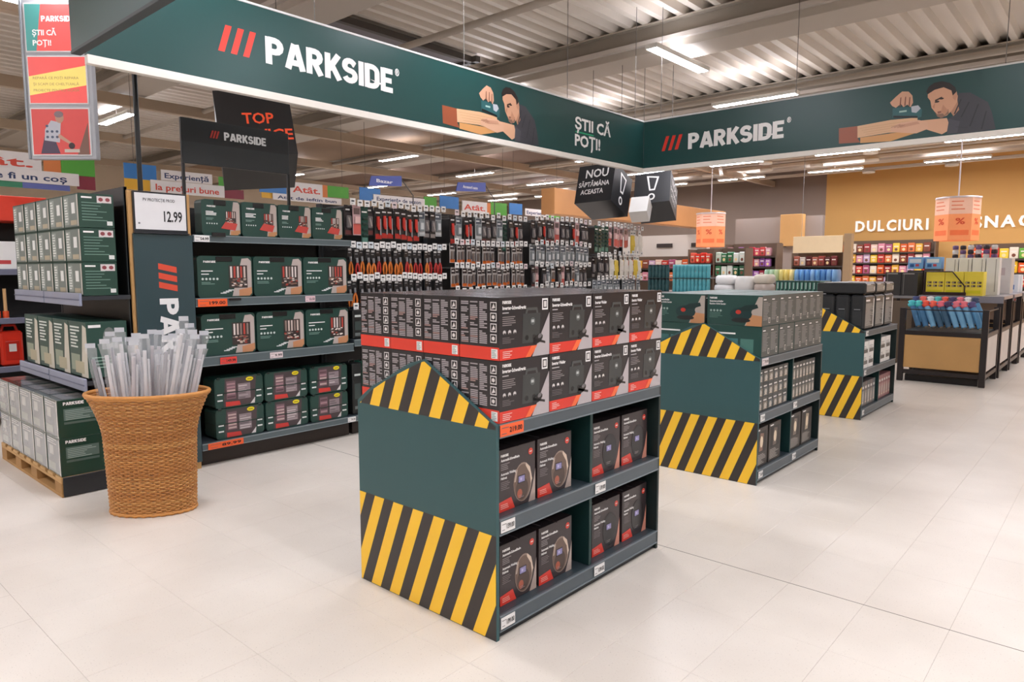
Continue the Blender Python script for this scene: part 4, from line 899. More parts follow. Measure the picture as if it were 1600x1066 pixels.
# foot and head of each rod along the basket's long axis, across it, and height of the head
RODS = [(-.20, -.30, -.06, 1.10), (-.17, -.25, .05, 1.16), (-.16, -.20, -.08, 1.13), (-.12, -.17, .02, 1.19), (-.10, -.13, -.07, 1.14), (.06, -.14, .07, 1.12), (.02, -.08, .04, 1.15), (-.14, -.02, -.09, 1.12),
        (-.06, -.05, -.03, 1.13), (-.02, .01, .06, 1.17), (.0, .04, -.08, 1.16), (.02, .07, .03, 1.17), (.04, .09, -.02, 1.05), (.03, .13, .08, 1.14), (.02, .18, -.08, 1.15), (.05, .22, .0, 1.18),
        (.06, .25, .06, 1.21), (.02, .28, -.07, 1.27), (.10, .30, .02, 1.14), (.08, .32, -.05, 1.18), (.12, .345, .05, 1.16), (.14, .36, -.02, 1.08)]
for i, (x0, x1, w, top) in enumerate(RODS):
    zb = .06; x0 *= .75; y0 = w * .7; y1 = w * 1.5
    t = thing('wrapped_rod', 'white rod in clear plastic film standing in the basket, %s from left' % od(i), 'wrapped rod', (BX, BYY, 0), BR, 'film-wrapped rods in the basket')
    P0, P1 = Vector((x0, y0, zb)), Vector((x1, y1, top)); d = (P1 - P0)
    c = rng.choice(('#d0cdd0', '#b9b7bb', '#dcdadc', '#a5a4aa', '#8d8c92', '#c9c2c6'))
    m = MB(); m.tube([tuple(P0), tuple(P0 + d * .93)], .012, c, 8); m.tube([tuple(P0 + Vector((.02, .006, .02))), tuple(P0 + d * .88 + Vector((.02, .006, 0)))], .008, '#d2d3d7', 6); obj('rod', m, rodm, t)
    s = Vector((d.y, -d.x, 0)); s = Vector((1, .2, 0)) * .031; n = Vector((-.2, 1, 0)) * .014; fm2 = MB(); f0 = (.66 - zb) / (top - zb)
    rngs = []
    for q in range(7):
        c0 = P0 + d * (f0 + (1 - f0) * q / 6); k = (1 + .12 * math.sin(q * 2.1 + i)) * (.9 if q < 6 else 1.15); th = (1 if q < 6 else .25)
        rngs.append([tuple(c0 + s * k * cx + n * th * cy) for cx, cy in ((-1, 0), (-.4, 1), (.4, 1), (1, 0), (.4, -1), (-.4, -1))])
    vv = [p for r_ in rngs for p in r_]; fm2.add(vv, [(a_ * 6 + j, a_ * 6 + (j + 1) % 6, a_ * 6 + 6 + (j + 1) % 6, a_ * 6 + 6 + j) for a_ in range(6) for j in range(6)], '#eef1f4')
    obj('film_sleeve', fm2, filmc, t)
    obj('header_card', MB().add([tuple(P1 + s * -.9), tuple(P1 + s * .9), tuple(P1 + s * .9 + Vector((0, 0, .03))), tuple(P1 + s * -.9 + Vector((0, 0, .03))), tuple(P1 + s * -.9 + n * .15), tuple(P1 + s * .9 + n * .15), tuple(P1 + s * .9 + n * .15 + Vector((0, 0, .03))), tuple(P1 + s * -.9 + n * .15 + Vector((0, 0, .03)))],
        [(0, 1, 2, 3), (7, 6, 5, 4), (0, 4, 5, 1), (3, 2, 6, 7), (0, 3, 7, 4), (1, 5, 6, 2)], '#c9ccd2'), GLOSSP, t)

# ------------------------------------------------------------------ hanging cubes
def cube(name, label, cat, cen, e1, dn, e3, size, faces, c='#26272a', hang=4.6):
    """cube spanned by e1 (right), dn (down) and e3 (back right); faces: list of (which, Art)"""
    t = thing(name, label, cat, (0, 0, 0)); h = size / 2; e1, dn, e3, cen = Vector(e1), Vector(dn), Vector(e3), Vector(cen)
    def P(a, b, d): return tuple(cen + e1 * a * h + dn * b * h + e3 * d * h)
    v = [P(a, b, d) for d in (-1, 1) for b in (-1, 1) for a in (-1, 1)]
    q = [(0, 2, 3, 1), (4, 5, 7, 6), (0, 1, 5, 4), (2, 6, 7, 3), (0, 4, 6, 2), (1, 3, 7, 5)]
    obj('body', MB().add(v, q, c), mat('cube_board', None, .38, noise=.05), t)
    for k, (w, A) in enumerate(faces):
        if w == 'A': O, U, N = P(-1, 1, -1), e1, -e3
        elif w == 'B': O, U, N = P(1, 1, -1), e3, e1
        else: O, U, N = P(-1, 1, 1), -e3, -e1
        obj('lettering', MB().art(A, O, tuple(U), tuple(-dn), tuple(N), .001, .001), PRINT, t)
    if hang:
        for a in (-1, 1):
            p = P(a * .8, -1, 0); obj('wire', MB().tube([p, (p[0], p[1], hang)], .004, '#4a4642', 5), MATTE, t)
    return t
def nou_art(k, rot=False):
    A = Art(); A.text('NOU', k * .22, k * .66, k * .21, WHITE, k * .62, .02); A.text('SĂPTĂMÂNA', k * .06, k * .42, k * .12, WHITE, k * .84, .02); A.text('ACEASTA', k * .14, k * .22, k * .12, WHITE, k * .62, .02); return A
def bang_art(k):
    A = Art()
    A.poly([(k * .42, k * .40), (k * .33, k * .90), (k * .68, k * .84), (k * .58, k * .40)], WHITE, 1); A.poly([(k * .455, k * .45), (k * .39, k * .845), (k * .62, k * .80), (k * .55, k * .45)], '#26272a', 2)
    A.ell(k * .49, k * .20, k * .10, k * .11, WHITE, 1, 16); A.ell(k * .49, k * .20, k * .055, k * .065, '#26272a', 2, 14); return A
cube('hanging_cube', 'dark hanging cube lettered NOU SĂPTĂMÂNA ACEASTA, left of the pair', 'sign', (-6.068, 8.969, 2.762), (.991, .126, .043), (.083, -.333, -.939), (-.104, .934, -.341), .6, (('A', nou_art(.6)), ('B', bang_art(.6))))
cube('hanging_cube', 'dark hanging cube with exclamation mark and small white cube before it', 'sign', (-5.429, 9.411, 2.667), (.946, .315, .074), (.212, -.431, -.877), (-.244, .846, -.475), .53, (('A', bang_art(.53)), ('B', nou_art(.53))))
cube('white_cube', 'small plain white cube in front of the right dark cube', 'sign', (-5.40, 8.93, 2.46), (.93, .36, .05), (.15, -.50, -.85), (-.28, .80, -.52), .26, (), '#eceae7', None)
A = Art(); A.text('TOP', .25, .36, .12, '#ff5a30', .31, .02); A.text('SERVICE', .10, .17, .12, '#ff5a30', .63, .02)
A2_ = Art(); A2_.text('SERVICE', .08, .30, .12, '#ff5a30', .62, .02)
cube('hanging_cube', 'black hanging cube with red lettering TOP behind the header sign', 'sign', (-7.24, 3.99, 2.98), (.437, .895, .086), (.367, -.09, -.926), (-.821, .436, -.368), .747, (('A', A), ('C', A2_)), '#1d1c1d', ZC)

# ------------------------------------------------------------------ poster lantern, top left
ry = math.radians(41.43)
t = thing('poster_lantern', 'tall hanging poster column with three red posters, top left', 'sign', (-7.545, 2.225, 2.62), ry)
obj('body', MB().box(-.31, .31, 0.0, .07, 0, 1.9, '#c3c6cc', .006), mat('lantern_frame', None, .4, noise=.04), t)
obj('edge_trim', MB().box(-.318, -.296, -.012, .02, 0, 1.9, '#9aa0a6', .003), STEEL, t)
for k in range(3):
    z = .03 + k * .465
    obj('poster_frame', MB().box(-.275, .275, -.012, 0, z, z + .435, '#eeeef0', .003), MATTE, t)
    A = Art(); A.rect(.012, .012, .526, .411, '#f0625e', 0)
    if k == 0:
        A.poly([(.42, .01), (.53, .01), (.53, .30)], '#8d6a5e', 1); A.poly([(.08, .02), (.26, .02), (.22, .14), (.12, .17)], '#5c5064', 1); A.poly([(.12, .14), (.26, .12), (.28, .30), (.19, .32), (.13, .24)], '#c9cbd6', 2)
        for q in range(7): A.ell(.15 + (q % 3) * .045, .17 + (q // 3) * .05, .014, .012, '#55607a', 3, 8)
        A.ell(.27, .345, .04, .05, '#c99b86', 3, 12); A.ell(.265, .375, .044, .03, '#8d7a80', 4, 10); A.poly([(.24, .17), (.36, .10), (.37, .12), (.26, .20)], '#d8a994', 3); A.ell(.37, .09, .03, .03, '#4a3d42', 4, 10); A.poly([(.30, .03), (.44, .03), (.44, .06), (.30, .06)], '#d9cfc4', 3)
    elif k == 1:
        A.poly([(.012, .08), (.538, .17), (.538, .345), (.012, .25)], '#f3dd7a', 1)
        for q, s_ in enumerate(('REPARĂ CE POȚI REPARA', 'ȘI SCAPI DE CHELTUIALĂ', 'PROIECTE PENTRU ACASĂ')): A.text(s_, .05, .225 - q * .055, .022, '#b08f5a', .42, 0, layer=3)
    else:
        A.poly([(.012, .012), (.10, .012), (.16, .423), (.012, .423)], '#4f9a94', 1); A.text('PARKSIDE', .16, .27, .05, WHITE, .30, .03); A.text('ȘTII CĂ', .07, .15, .045, WHITE, .22, .03); A.text('POȚI!', .07, .06, .045, WHITE, .17, .03)
    obj('poster', MB().art(A, (-.275, -.012, z), X_, Z_, NY), LIT if k else PRINT, t)
for x in (-.25, .25): obj('wire', MB().tube([(x, .035, 1.9), (x, .035, ZC - 2.62)], .004, '#555555', 5), MATTE, t)

# ------------------------------------------------------------------ coloured overhead signs, far left aisle
SX = -12.0
def aisle_sign(label, plates, y0, y1):
    t = thing('aisle_sign', label, 'sign', (SX, y0, 2.8), 0, 'coloured signs over the left aisle')
    for (ya, yb, za, zb, c, txt, tc, d) in plates:
        m = MB().box(-.02 + d, d, ya - y0, yb - y0, za - 2.8, zb - 2.8, c, .002)
        if txt:
            h = (zb - za) * .55; A = Art(); A.text(txt, (yb - ya) * .06, (zb - za) * .22, h * .85, tc, (yb - ya) * .86, .02); m.art(A, (d, ya - y0, za - 2.8), Y_, Z_)
        obj('plate', m, PRINT, t)
    for y in (.15, y1 - y0 - .15): obj('wire', MB().tube([(-.01, y, max(p[3] for p in plates) - 2.8 - .05), (-.01, y, ZC - 2.8)], .004, '#6b6661', 5), MATTE, t)
BL, GR_, OR, MR, YL, WH, NV, RD = '#3f86cf', '#5aaf3f', '#e88a4a', '#8c3040', '#f0b93a', '#f3eeec', '#2f3f6b', '#e0503a'
aisle_sign('overhead sign lettered Atât, cut by the left picture edge', ((1.9, 3.25, 3.0, 3.26, WH, 'Atât.', RD, .01), (1.7, 3.72, 2.84, 3.02, WH, 'ieftin poate fi un coș', NV, .03), (3.28, 3.5, 2.98, 3.26, OR, None, None, 0), (3.5, 3.95, 3.0, 3.26, GR_, None, None, .01), (3.70, 3.95, 2.8, 3.0, MR, None, None, 0), (1.7, 3.0, 2.76, 2.84, '#3f8f6a', None, None, 0), (3.0, 3.6, 2.76, 2.84, '#6a74b8', None, None, 0)), 1.7, 3.95)
aisle_sign('overhead sign lettered Experiență la prețuri bune', ((4.37, 4.86, 3.03, 3.27, BL, None, None, 0), (4.37, 4.75, 2.86, 3.03, YL, None, None, 0), (4.93, 5.78, 3.05, 3.22, WH, 'Experiență', NV, .01), (4.75, 5.98, 2.84, 3.04, WH, 'la prețuri bune', RD, .03), (5.9, 6.3, 3.0, 3.2, GR_, None, None, 0), (6.0, 6.35, 2.84, 3.0, MR, None, None, 0)), 4.37, 6.35)
aisle_sign('overhead sign lettered Atât beside the black header post', ((6.66, 7.2, 3.0, 3.27, BL, None, None, 0), (6.7, 6.95, 2.90, 3.0, YL, None, None, 0), (7.28, 7.98, 3.0, 3.24, WH, 'Atât.', RD, .01), (6.9, 8.4, 2.88, 3.0, WH, 'Atât de ieftin bun', NV, .03), (7.98, 8.1, 3.0, 3.24, OR, None, None, 0), (8.1, 8.6, 3.02, 3.24, GR_, None, None, 0)), 6.66, 8.6)
aisle_sign('overhead sign lettered Experiențe de sezon', ((8.87, 9.4, 3.02, 3.28, BL, None, None, 0), (9.2, 10.62, 3.0, 3.16, WH, 'Experiențe de sezon', NV, .02), (10.62, 11.0, 3.0, 3.22, GR_, None, None, 0)), 8.87, 11.0)
aisle_sign('overhead sign lettered Atât, the second farthest of the row', ((11.1, 11.7, 3.0, 3.28, BL, None, None, 0), (11.8, 12.65, 2.95, 3.22, WH, 'Atât.', RD, .02), (12.65, 12.8, 2.95, 3.22, OR, None, None, 0), (12.8, 13.4, 2.95, 3.25, GR_, None, None, 0)), 11.1, 13.4)
aisle_sign('overhead sign lettered Experiență, the farthest of the row', ((13.5, 14.0, 3.0, 3.28, BL, None, None, 0), (14.1, 15.0, 3.0, 3.18, WH, 'Experiență', NV, .02), (15.0, 15.6, 3.0, 3.25, GR_, None, None, 0)), 13.5, 15.6)
for (y, z, w, txt, lab) in ((8.35, 3.18, .8, 'Bazar', 'slanted blue sign plate lettered Bazar hanging over the aisle'), (10.65, 3.27, .92, 'Accesorii auto', 'slanted blue sign plate lettered Accesorii auto over the aisle')):
    t = thing('direction_plate', lab, 'sign', (-11.0, y, z))
    m = MB().prism([(0, 0), (w, .06), (w, .26), (.06, .19)], (0, 0, 0), Y_, Z_, .02, '#4a5aa8'); m.art(Art().text(txt, w * .22, .085, .06, WHITE, w * .5, .02), (0, 0, 0), Y_, Z_); obj('plate', m, PRINT, t)
    obj('post', MB().tube([(-.01, w, .2), (-.01, w + .3, -.1), (-.01, w + .3, -z)], .012, '#5d5a58', 6), STEEL, t)

# ------------------------------------------------------------------ next shelving at the far left edge: red canisters and white boxes
t = thing('shelving_bay', 'shelving at the far left edge holding red canisters', 'shelving', (-9.15, 1.3, 0))
obj('back_panel', MB().box(0, .03, 0, 2.0, .1, 2.1, '#2b2a2a'), STEEL, t)
for z in (1.60, 1.10, .60, .15):
    s = obj('shelf', MB().box(.03, .52, 0, 2.0, z - .03, z, '#3a3d42', .001), STEEL, t); obj('price_rail', MB().box(.52, .535, 0, 2.0, z - .06, z, '#7d8094', .003), STEEL, s)
obj('top_board', MB().box(.0, .56, .2, 1.05, 2.09, 2.34, '#e2402a', .004), PRINT, t)
rng = random.Random(31)
for k in range(3):
    for (z, w, h) in ((.601, .20, .44),):
        t = thing('red_canister', 'red moulded canister on the left edge shelving, %s from left' % od(k), 'canister', (-8.72, 1.50 + k * .235, z), 0, 'red canisters')
        m = MB().box(-.1, .08, -w / 2, w / 2, 0, h * .82, '#d5301c', .02); m.box(.08, .088, -w * .3, w * .3, .06, .26, '#b82414', .004); m.box(.088, .092, -.03, .035, .15, .23, '#d8d4d0', .001); obj('tank', m, PLAST, t)
        obj('handle', MB().tube([(-.01, -w * .35, h * .8), (-.01, -w * .25, h * .95), (-.01, w * .25, h * .95), (-.01, w * .35, h * .8)], .016, '#d5301c', 8), PLAST, t)
    t = thing('wooden_handle', 'pale wooden tool handle upright on the left edge shelving, %s from left' % od(k), 'tool', (-8.66, 1.80 + k * .07, 1.101), 0, 'wooden handles')
    obj('grip', MB().tube([(0, 0, .06), (0, 0, .30)], .016, '#d9b07c', 8), PLAST, t); obj('collar', MB().tube([(0, 0, 0), (0, 0, .07)], .028, '#e0552c', 8), PLAST, t)
for k in range(2):
    m = MB().box(-.15, .13, -.14, .14, 0, .28, '#efefee', .003).art(Art().rect(.03, .16, .1, .07, '#2b2b2d', 1).rect(.03, .05, .2, .04, '#c9484a', 1), (.13, -.14, 0), Y_, Z_)
    tag(obj('white_carton', m, PRINT, None, (-8.76, 1.62 + k * .3, 1.601)), 'white printed carton on the left edge shelving, %s from the left' % od(k), 'box', 'white cartons')

# ------------------------------------------------------------------ tables of goods between the stands and the back wall
def table(name, label, x0, x1, y0, y1, h, c='#3a302a', pc='#6b5a48'):
    t = thing(name, label, 'display table', ((x0 + x1) / 2, (y0 + y1) / 2, 0)); hx, hy = (x1 - x0) / 2, (y1 - y0) / 2
    obj('top', MB().box(-hx, hx, -hy, hy, h - .04, h, '#8d8a8a', .004), STEEL, t)
    for sx in (-1, 1):
        for sy in (-1, 1): obj('leg', MB().box(*sorted((sx * hx, sx * (hx - .05))), *sorted((sy * hy, sy * (hy - .05))), 0, h - .04, c, .003), STEEL, t)
    obj('front_panel', MB().box(-hx + .05, hx - .05, -hy + .01, -hy + .03, .12, h - .08, pc, .003), mat('panel_wood', None, .6, noise=.12, scale=3), t)
    obj('side_panel', MB().box(hx - .03, hx - .01, -hy + .05, hy - .05, .12, h - .08, '#cfc4b6', .003), mat('panel_wood', None, .6), t)
    return t
def bottle_mesh(c, cap, r=.038, h=.22):
    m = MB().lathe([(r * .92, 0), (r, .01), (r, h * .40), (r * .93, h * .43), (r * .93, h * .50), (r, h * .53), (r, h * .86), (r * .9, h * .9)], c, n=10); m.lathe([(r * .97, h * .88), (r * .97, h * .985), (r * .8, h)], cap, n=10); me = m.mesh('bottle'); me.materials.append(PLAST); return me
rng = random.Random(41)
table('display_table', 'dark display table stacked with teal bottles behind the hook wall', -6.75, -4.32, 11.2, 12.1, 1.2)
for nm, x0, n, c, cap, lab in (('dark_bottle', -6.62, 6, '#2f5558', '#1f3236', 'dark teal bottle in the crate stack'), ('teal_bottle', -6.12, 10, '#58a9b4', '#7fc7d0', 'light teal bottle in the stacked rows')):
    me = bottle_mesh(c, cap, .034, .235)
    for r in range(2):
        for i in range(n): tag(obj(nm, me, None, None, (x0 + i * .072, 11.32, 1.201 + r * .245)), '%s, %s layer, %s from left' % (lab, 'upper' if r else 'lower', od(i)), 'bottle', nm.replace('_', ' ') + 's on the dark table')
    tag(obj('shelf_tray', MB().box(x0 - .045, x0 + n * .072 - .03, 11.27, 11.9, 1.4365, 1.4455, '#3b4a4c'), STEEL, None), 'thin tray between the %s layers' % nm.replace('_', ' '), 'tray')
def soft_bag(w, d, h, c):
    m = MB(); n = 14; prof = []
    for k, (s_, z) in enumerate(((.86, 0), (1, .12), (1.02, .5), (.98, .85), (.8, 1))): prof.append((s_, z * h))
    v = []; f = []
    for s_, z in prof:
        for j in range(n):
            a = 2 * math.pi * j / n; ca, sa = math.cos(a), math.sin(a); q = 1 / max(abs(ca), abs(sa)) ** .7
            v.append((w / 2 * s_ * ca * q, d / 2 * s_ * sa * q, z))
    for i in range(len(prof) - 1):
        for j in range(n): f.append((i * n + j, i * n + (j + 1) % n, (i + 1) * n + (j + 1) % n, (i + 1) * n + j))
    m.add(v, f, c, True); m.add(v[-n:], [tuple(range(n))], c, True); m.add(v[:n], [tuple(range(n - 1, -1, -1))], c); return m.mesh('soft_bag')
for k, (x, y, z, w, h, c, lab) in enumerate(((-5.24, 11.5, 1.201, .34, .14, '#ecebea', 'white folded bedding pack, lower left one beside the teal bottles'), (-5.22, 11.5, 1.345, .34, .15, '#f3f2f1', 'white folded bedding pack, upper left one beside the teal bottles'), (-4.88, 11.5, 1.201, .32, .28, '#e6e3df', 'thick white bedding pack between white and beige ones'),
                                  (-4.56, 11.5, 1.201, .3, .16, '#b9aaa0', 'taupe bedding pack under the beige one'), (-4.56, 11.5, 1.365, .3, .15, '#d9cfbf', 'beige bedding pack on top of the taupe one'))):
    tag(obj('bedding_pack', soft_bag(w, .34, h, c), mat('soft_film', None, .3, noise=.05), None, (x, y, z)), lab, 'pack', 'bedding packs')

table('display_table', 'table of pastel packs left of the beige-headed shelf', -5.0, -3.7, 12.35, 13.0, 1.385)
for i in range(14):
    c = ('#a9cdb0', '#b5d3ae', '#c6d7a2', '#f0e08a', '#f3dc7c', '#f6e39a', '#7fb1e0', '#6aa2dc', '#5d97d6', '#8cb9e6', '#6ba5dd', '#5a92d0', '#7fb0e2', '#88b8e8')[i]
    m = soft_bag(.088, .3, .21, c); tag(obj('pastel_pack', m, mat('soft_film', None, .3), None, (-4.92 + i * .089, 12.6, 1.386)), 'small pastel pack in the row beyond the stands, %s from the left' % od(i), 'pack', 'pastel packs')
table('display_table', 'narrow table with a row of upright green cartons', -3.85, -3.12, 10.05, 10.55, 1.27)
gm = box_mesh('green_carton', .052, .3, .165, '#1f4a41', None, Art().rect(.008, .02, .012, .12, '#5f9a86', 1).rect(.024, .05, .01, .09, '#cfe0d8', 1)); gm.materials.append(PRINT)
for i in range(12): tag(obj('green_carton', gm, None, None, (-3.80 + i * .056, 10.22, 1.271)), 'upright slim green carton behind the middle stand, %s from the left' % od(i), 'box', 'slim green cartons')

# ---- right hand bins
def bin_unit(label, x0, x1, y0, y1, h, basket, first=False):
    t = thing('sales_bin', label, 'bin', ((x0 + x1) / 2, (y0 + y1) / 2, 0), 0, 'black framed sales bins'); hx, hy = (x1 - x0) / 2, (y1 - y0) / 2; K = '#2f2928'
    for sx in (-1, 1):
        for sy in (-1, 1): obj('post', MB().box(*sorted((sx * hx, sx * (hx - .075))), *sorted((sy * hy, sy * (hy - .06))), 0, h, K, .004), STEEL, t)
    PW = mat('panel_wood', None, .6)
    obj('front_panel', MB().box(-hx + .075, hx - .075, -hy + .012, -hy + .03, .2, .67, '#bd9259', .003), PW, t)
    obj('side_panel', MB().box(hx - .03, hx - .012, -hy + .06, hy - .06, .2, .67, '#d3cbc2', .003), PW, t)
    for z in (.14, .70): obj('rail', MB().box(-hx + .07, hx - .07, -hy + .005, -hy + .035, z - .03, z + .03, K, .003), STEEL, t); obj('rail', MB().box(hx - .035, hx - .005, -hy + .06, hy - .06, z - .03, z + .03, K, .003), STEEL, t)
    obj('plinth', MB().box(-hx + .09, hx - .09, -hy + .08, hy - .06, 0, .09, '#1f1b1a'), STEEL, t)
    if basket:
        obj('tray', MB().box(-hx + .06, hx - .06, -hy + .05, hy - .05, .70, .73, '#24343a', .003), STEEL, t)
        for z in (1.03,): obj('top_rail', MB().box(-hx + .07, hx - .07, -hy + .015, -hy + .03, z - .008, z + .008, K), STEEL, t); obj('top_rail', MB().box(hx - .03, hx - .015, -hy + .06, hy - .06, z - .008, z + .008, K), STEEL, t)
    else:
        obj('deck', MB().box(-hx, hx, -hy, hy, h - .05, h, '#a7a3a6', .004), STEEL, t)
        obj('deck_fascia', MB().box(-hx + .0, hx, -hy - .012, -hy, h - .10, h - .0, '#8e8a90', .003), STEEL, t)
    return t
bin_unit('nearest black framed bin with a wooden front panel, holding blue rolls', -2.46, -1.39, 11.205, 12.30, 1.05, True)
bin_unit('second black framed bin, deck carrying yellow boxes', -2.46, -1.37, 12.36, 13.42, 1.20, False)
bin_unit('third black framed bin, deck carrying stacked pale cartons', -2.46, -1.36, 13.48, 14.55, 1.20, False)
bin_unit('fourth black framed bin, right behind the others', -2.46, -1.35, 14.61, 15.7, 1.20, False)
rng = random.Random(51)
TC = ['#4fc3c9', '#52c9c4', '#f0553c', '#f2604a', '#ee6f7f', '#4a3358', '#ec7a86', '#e9727c', '#5a4a78', '#3f4a7a', '#ef6a5a', '#e8ecea', '#55c8c4', '#f2604a', '#413a66', '#ee7d88', '#eceae6', '#33415f']
for r in range(2):
    for i in range(9):
        c = TC[(i + r * 9) % len(TC)]; x = -2.30 + i * .093; y = 11.36 + r * .28; z = .79 + r * .05
        t = thing('rolled_garment', 'blue roll with a coloured tuft in the bin, %s row, %s from the left' % ('front' if r == 0 else 'back', od(i)), 'roll', (x, y, z), rng.uniform(-.04, .04), 'blue rolls in the nearest bin')
        bc_ = rng.choice(('#4f88b0', '#3d6f96', '#6fa3c4', '#33566f')); obj('roll', MB().tube([(.06, -.02, 0), (0, .03, .16), (-.05, .08, .27)], [.036, .038, .036], bc_, 10), MATTE, t)
        m = MB(); m.lathe([(.002, -.04), (.040, -.03), (.054, .005), (.034, .02), (.05, .045), (.03, .06), (.002, .065)], c, -.07, .1, 9); m.v = [(a_, b_, z_ + .30) for a_, b_, z_ in m.v]; obj('tuft', m, MATTE, t)
        obj('core', MB().tube([(.062, -.022, -.003), (.058, -.018, .004)], .02, '#e0d6c8', 8), MATTE, t)
def carton(name, lab, x, y, z, w, d, h, c, A=None, grp=None, m_=None):
    m = MB().box(-w / 2, w / 2, -d / 2, d / 2, 0, h, c, .003)
    if A: m.art(A, (-w / 2, -d / 2, 0), X_, Z_)
    return tag(obj(name, m, m_ or PRINT, None, (x, y, z)), lab, 'box', grp)
def yel():
    A = Art()
    for i in range(3):
        for k in range(2): A.rect(.02 + i * .075, .13 + k * .05, .055, .03, '#5d4a3a', 1); A.rect(.025 + i * .075, .135 + k * .05, .02, .02, '#c9b48a', 2)
    A.rect(.02, .03, .2, .05, '#e9dc1a', 1); return A
for k, x in enumerate((-2.27, -2.02, -1.77)): carton('yellow_box', 'yellow printed box on the second bin deck, %s from the left' % od(k), x, 12.60, 1.201, .245, .3, .36, '#f8e24a', yel(), 'yellow boxes')
t = thing('bin_guard', 'dark angled wire guard in front of the yellow boxes', 'guard', (-2.40, 12.40, 1.201))
obj('rod', MB().tube([(0, 0, .0), (0, 0, .36), (.36, 0, .36), (.53, 0, .14), (.53, 0, 0)], .010, '#3a2424', 6), STEEL, t); obj('foot_bar', MB().box(-.01, .55, -.012, .012, 0, .05, '#3a2420', .003), STEEL, t)
table('display_table', 'low dark table under the black cartons left of the yellow boxes', -2.97, -2.50, 12.40, 13.3, 1.18)
for k in range(2): carton('black_carton', 'tall black carton left of the yellow boxes, %s of two' % od(k), -2.855 + k * .235, 12.58, 1.181, .228, .3, .37, '#3b3836', Art().rect(.03, .02, .008, .33, '#8d8880', 1).rect(.02, .34, .16, .012, '#b9b4aa', 1), 'black cartons')
for k in range(2): carton('brown_carton', 'brown carton supporting the blue packs, %s from left' % od(k), -2.66 + k * .25, 13.12 if k == 0 else 13.08, 1.181 if k == 0 else 1.201, .23, .28, .40, '#4a403a', None, 'brown cartons')
for k, x in enumerate((-2.66, -2.41)): carton('blue_pack', 'light blue pack above the black cartons, %s of two' % od(k), x, 13.1, 1.603, .22, .25, .19, '#7db4e6', Art().rect(.02, .1, .17, .06, '#e6eef6', 1).rect(.03, .03, .06, .05, '#2f5f9f', 1).rect(.11, .04, .05, .04, '#c94a5a', 1), 'blue packs')
for k, x in enumerate((-2.15, -1.97, -1.79, -1.61)): carton('white_box', 'tall white box behind the yellow boxes, %s from the left' % od(k), x, 13.1, 1.201, .168, .25, .575, '#e9e8e4', Art().rect(.12, .05, .012, .5, '#a7a49e', 1), 'tall white boxes')
for k, x in enumerate((-2.2, -1.9, -1.6)): carton('pale_carton', 'pale carton stack base on the third bin, %s from left' % od(k), x, 14.0, 1.201, .28, .4, .575, '#cfcac6', Art().rect(.04, .3, .16, .12, '#b9a9a9', 1), 'pale cartons')
for k in range(6):
    m = MB()
    for q in range(3): m.lathe([(.04, q * .075), (.045, q * .075 + .01), (.045, q * .075 + .06), (.03, q * .075 + .07)], ('#2a2228', '#d9d4cf', '#6a4f7a')[(k + q) % 3], 0, 0, 10)
    tag(obj('tin_stack', m, PLAST, None, (-2.27 + k * .11, 13.95, 1.777)), 'stack of dark and white tins above the pale cartons, %s from left' % od(k), 'tin', 'tins above the bins')
for k, y in enumerate((14.9, 15.3)): carton('white_carton', 'white and blue carton on the fourth bin, %s one back' % od(k), -1.65, y, 1.201, .4, .3, .3, '#dfe6ee', Art().rect(.05, .05, .3, .08, '#4f7fc0', 1), 'white and blue cartons')

# ---- back wall lettering, shelves with packages, promotion lanterns
t = thing('wall_lettering', 'white raised letters DULCIURI on the ochre back wall', 'lettering', (-6.65, 23.97, 2.78))
def letters(t, word, pitch, h, total):
    x = 0; kk = h / CAP; nat = sum(text_mesh(ch, .03)[2] * kk for ch in word); sq = (total - pitch * (len(word) - 1)) / nat
    for ch in word:
        v, f, w = text_mesh(ch, .03); k = h / CAP; m = MB()
        v = [(p[0] * sq, p[1]) for p in v]; m.add([(x + p[0] * k, -.045, p[1] * k) for p in v], f, '#f4efe6')
        ed = {}
        for q in f:
            for a_, b_ in zip(q, q[1:] + q[:1]): ed[(a_, b_)] = 1
        for (a_, b_) in ed:
            if (b_, a_) not in ed: m.add([(x + v[a_][0] * k, -.045, v[a_][1] * k), (x + v[a_][0] * k, .03, v[a_][1] * k), (x + v[b_][0] * k, .03, v[b_][1] * k), (x + v[b_][0] * k, -.045, v[b_][1] * k)], [(0, 1, 2, 3)], '#d9cdb8')
        obj('letter', m, mat('letter_face', None, .5, emit=.12), t); x += w * k * sq + pitch  # faint glow put into the faces to keep the letters bright
letters(t, 'DULCIURI', .06, .31, 2.02)
t = thing('wall_lettering', 'white raised letters SNACKS on the ochre back wall, right side', 'lettering', (-3.50, 23.97, 2.78)); letters(t, 'SNACKS', .06, .31, 2.0)
PAL = ['#c9423a', '#e07a4a', '#e8b04a', '#d98f9f', '#b05a7a', '#e9d9c2', '#8a4a3a', '#c7a9c2', '#f0c74a', '#d9602f', '#9f3f3f', '#e3c2b2']
PAL2 = ['#c93a4a', '#d95a6a', '#8a5a9a', '#b77ac0', '#e07a6a', '#c94f4f', '#d9a0a8', '#9a3a4a']
PAL3 = ['#f0c030', '#e8622f', '#d93a3a', '#e9dcc9', '#6fae4a', '#f2a03a', '#c9483f', '#f6d24a']
PAL4 = ['#7a3a3a', '#9a4a42', '#5a2a2a', '#b06a5a', '#d0c4b8', '#8a3f4f']
PAL5 = ['#e6402f', '#e85a48', '#d93528', '#f06a55']
PAL6 = ['#3f7a52', '#dfe6dc', '#2f5f44', '#c9d8c6']
MESHC = {}
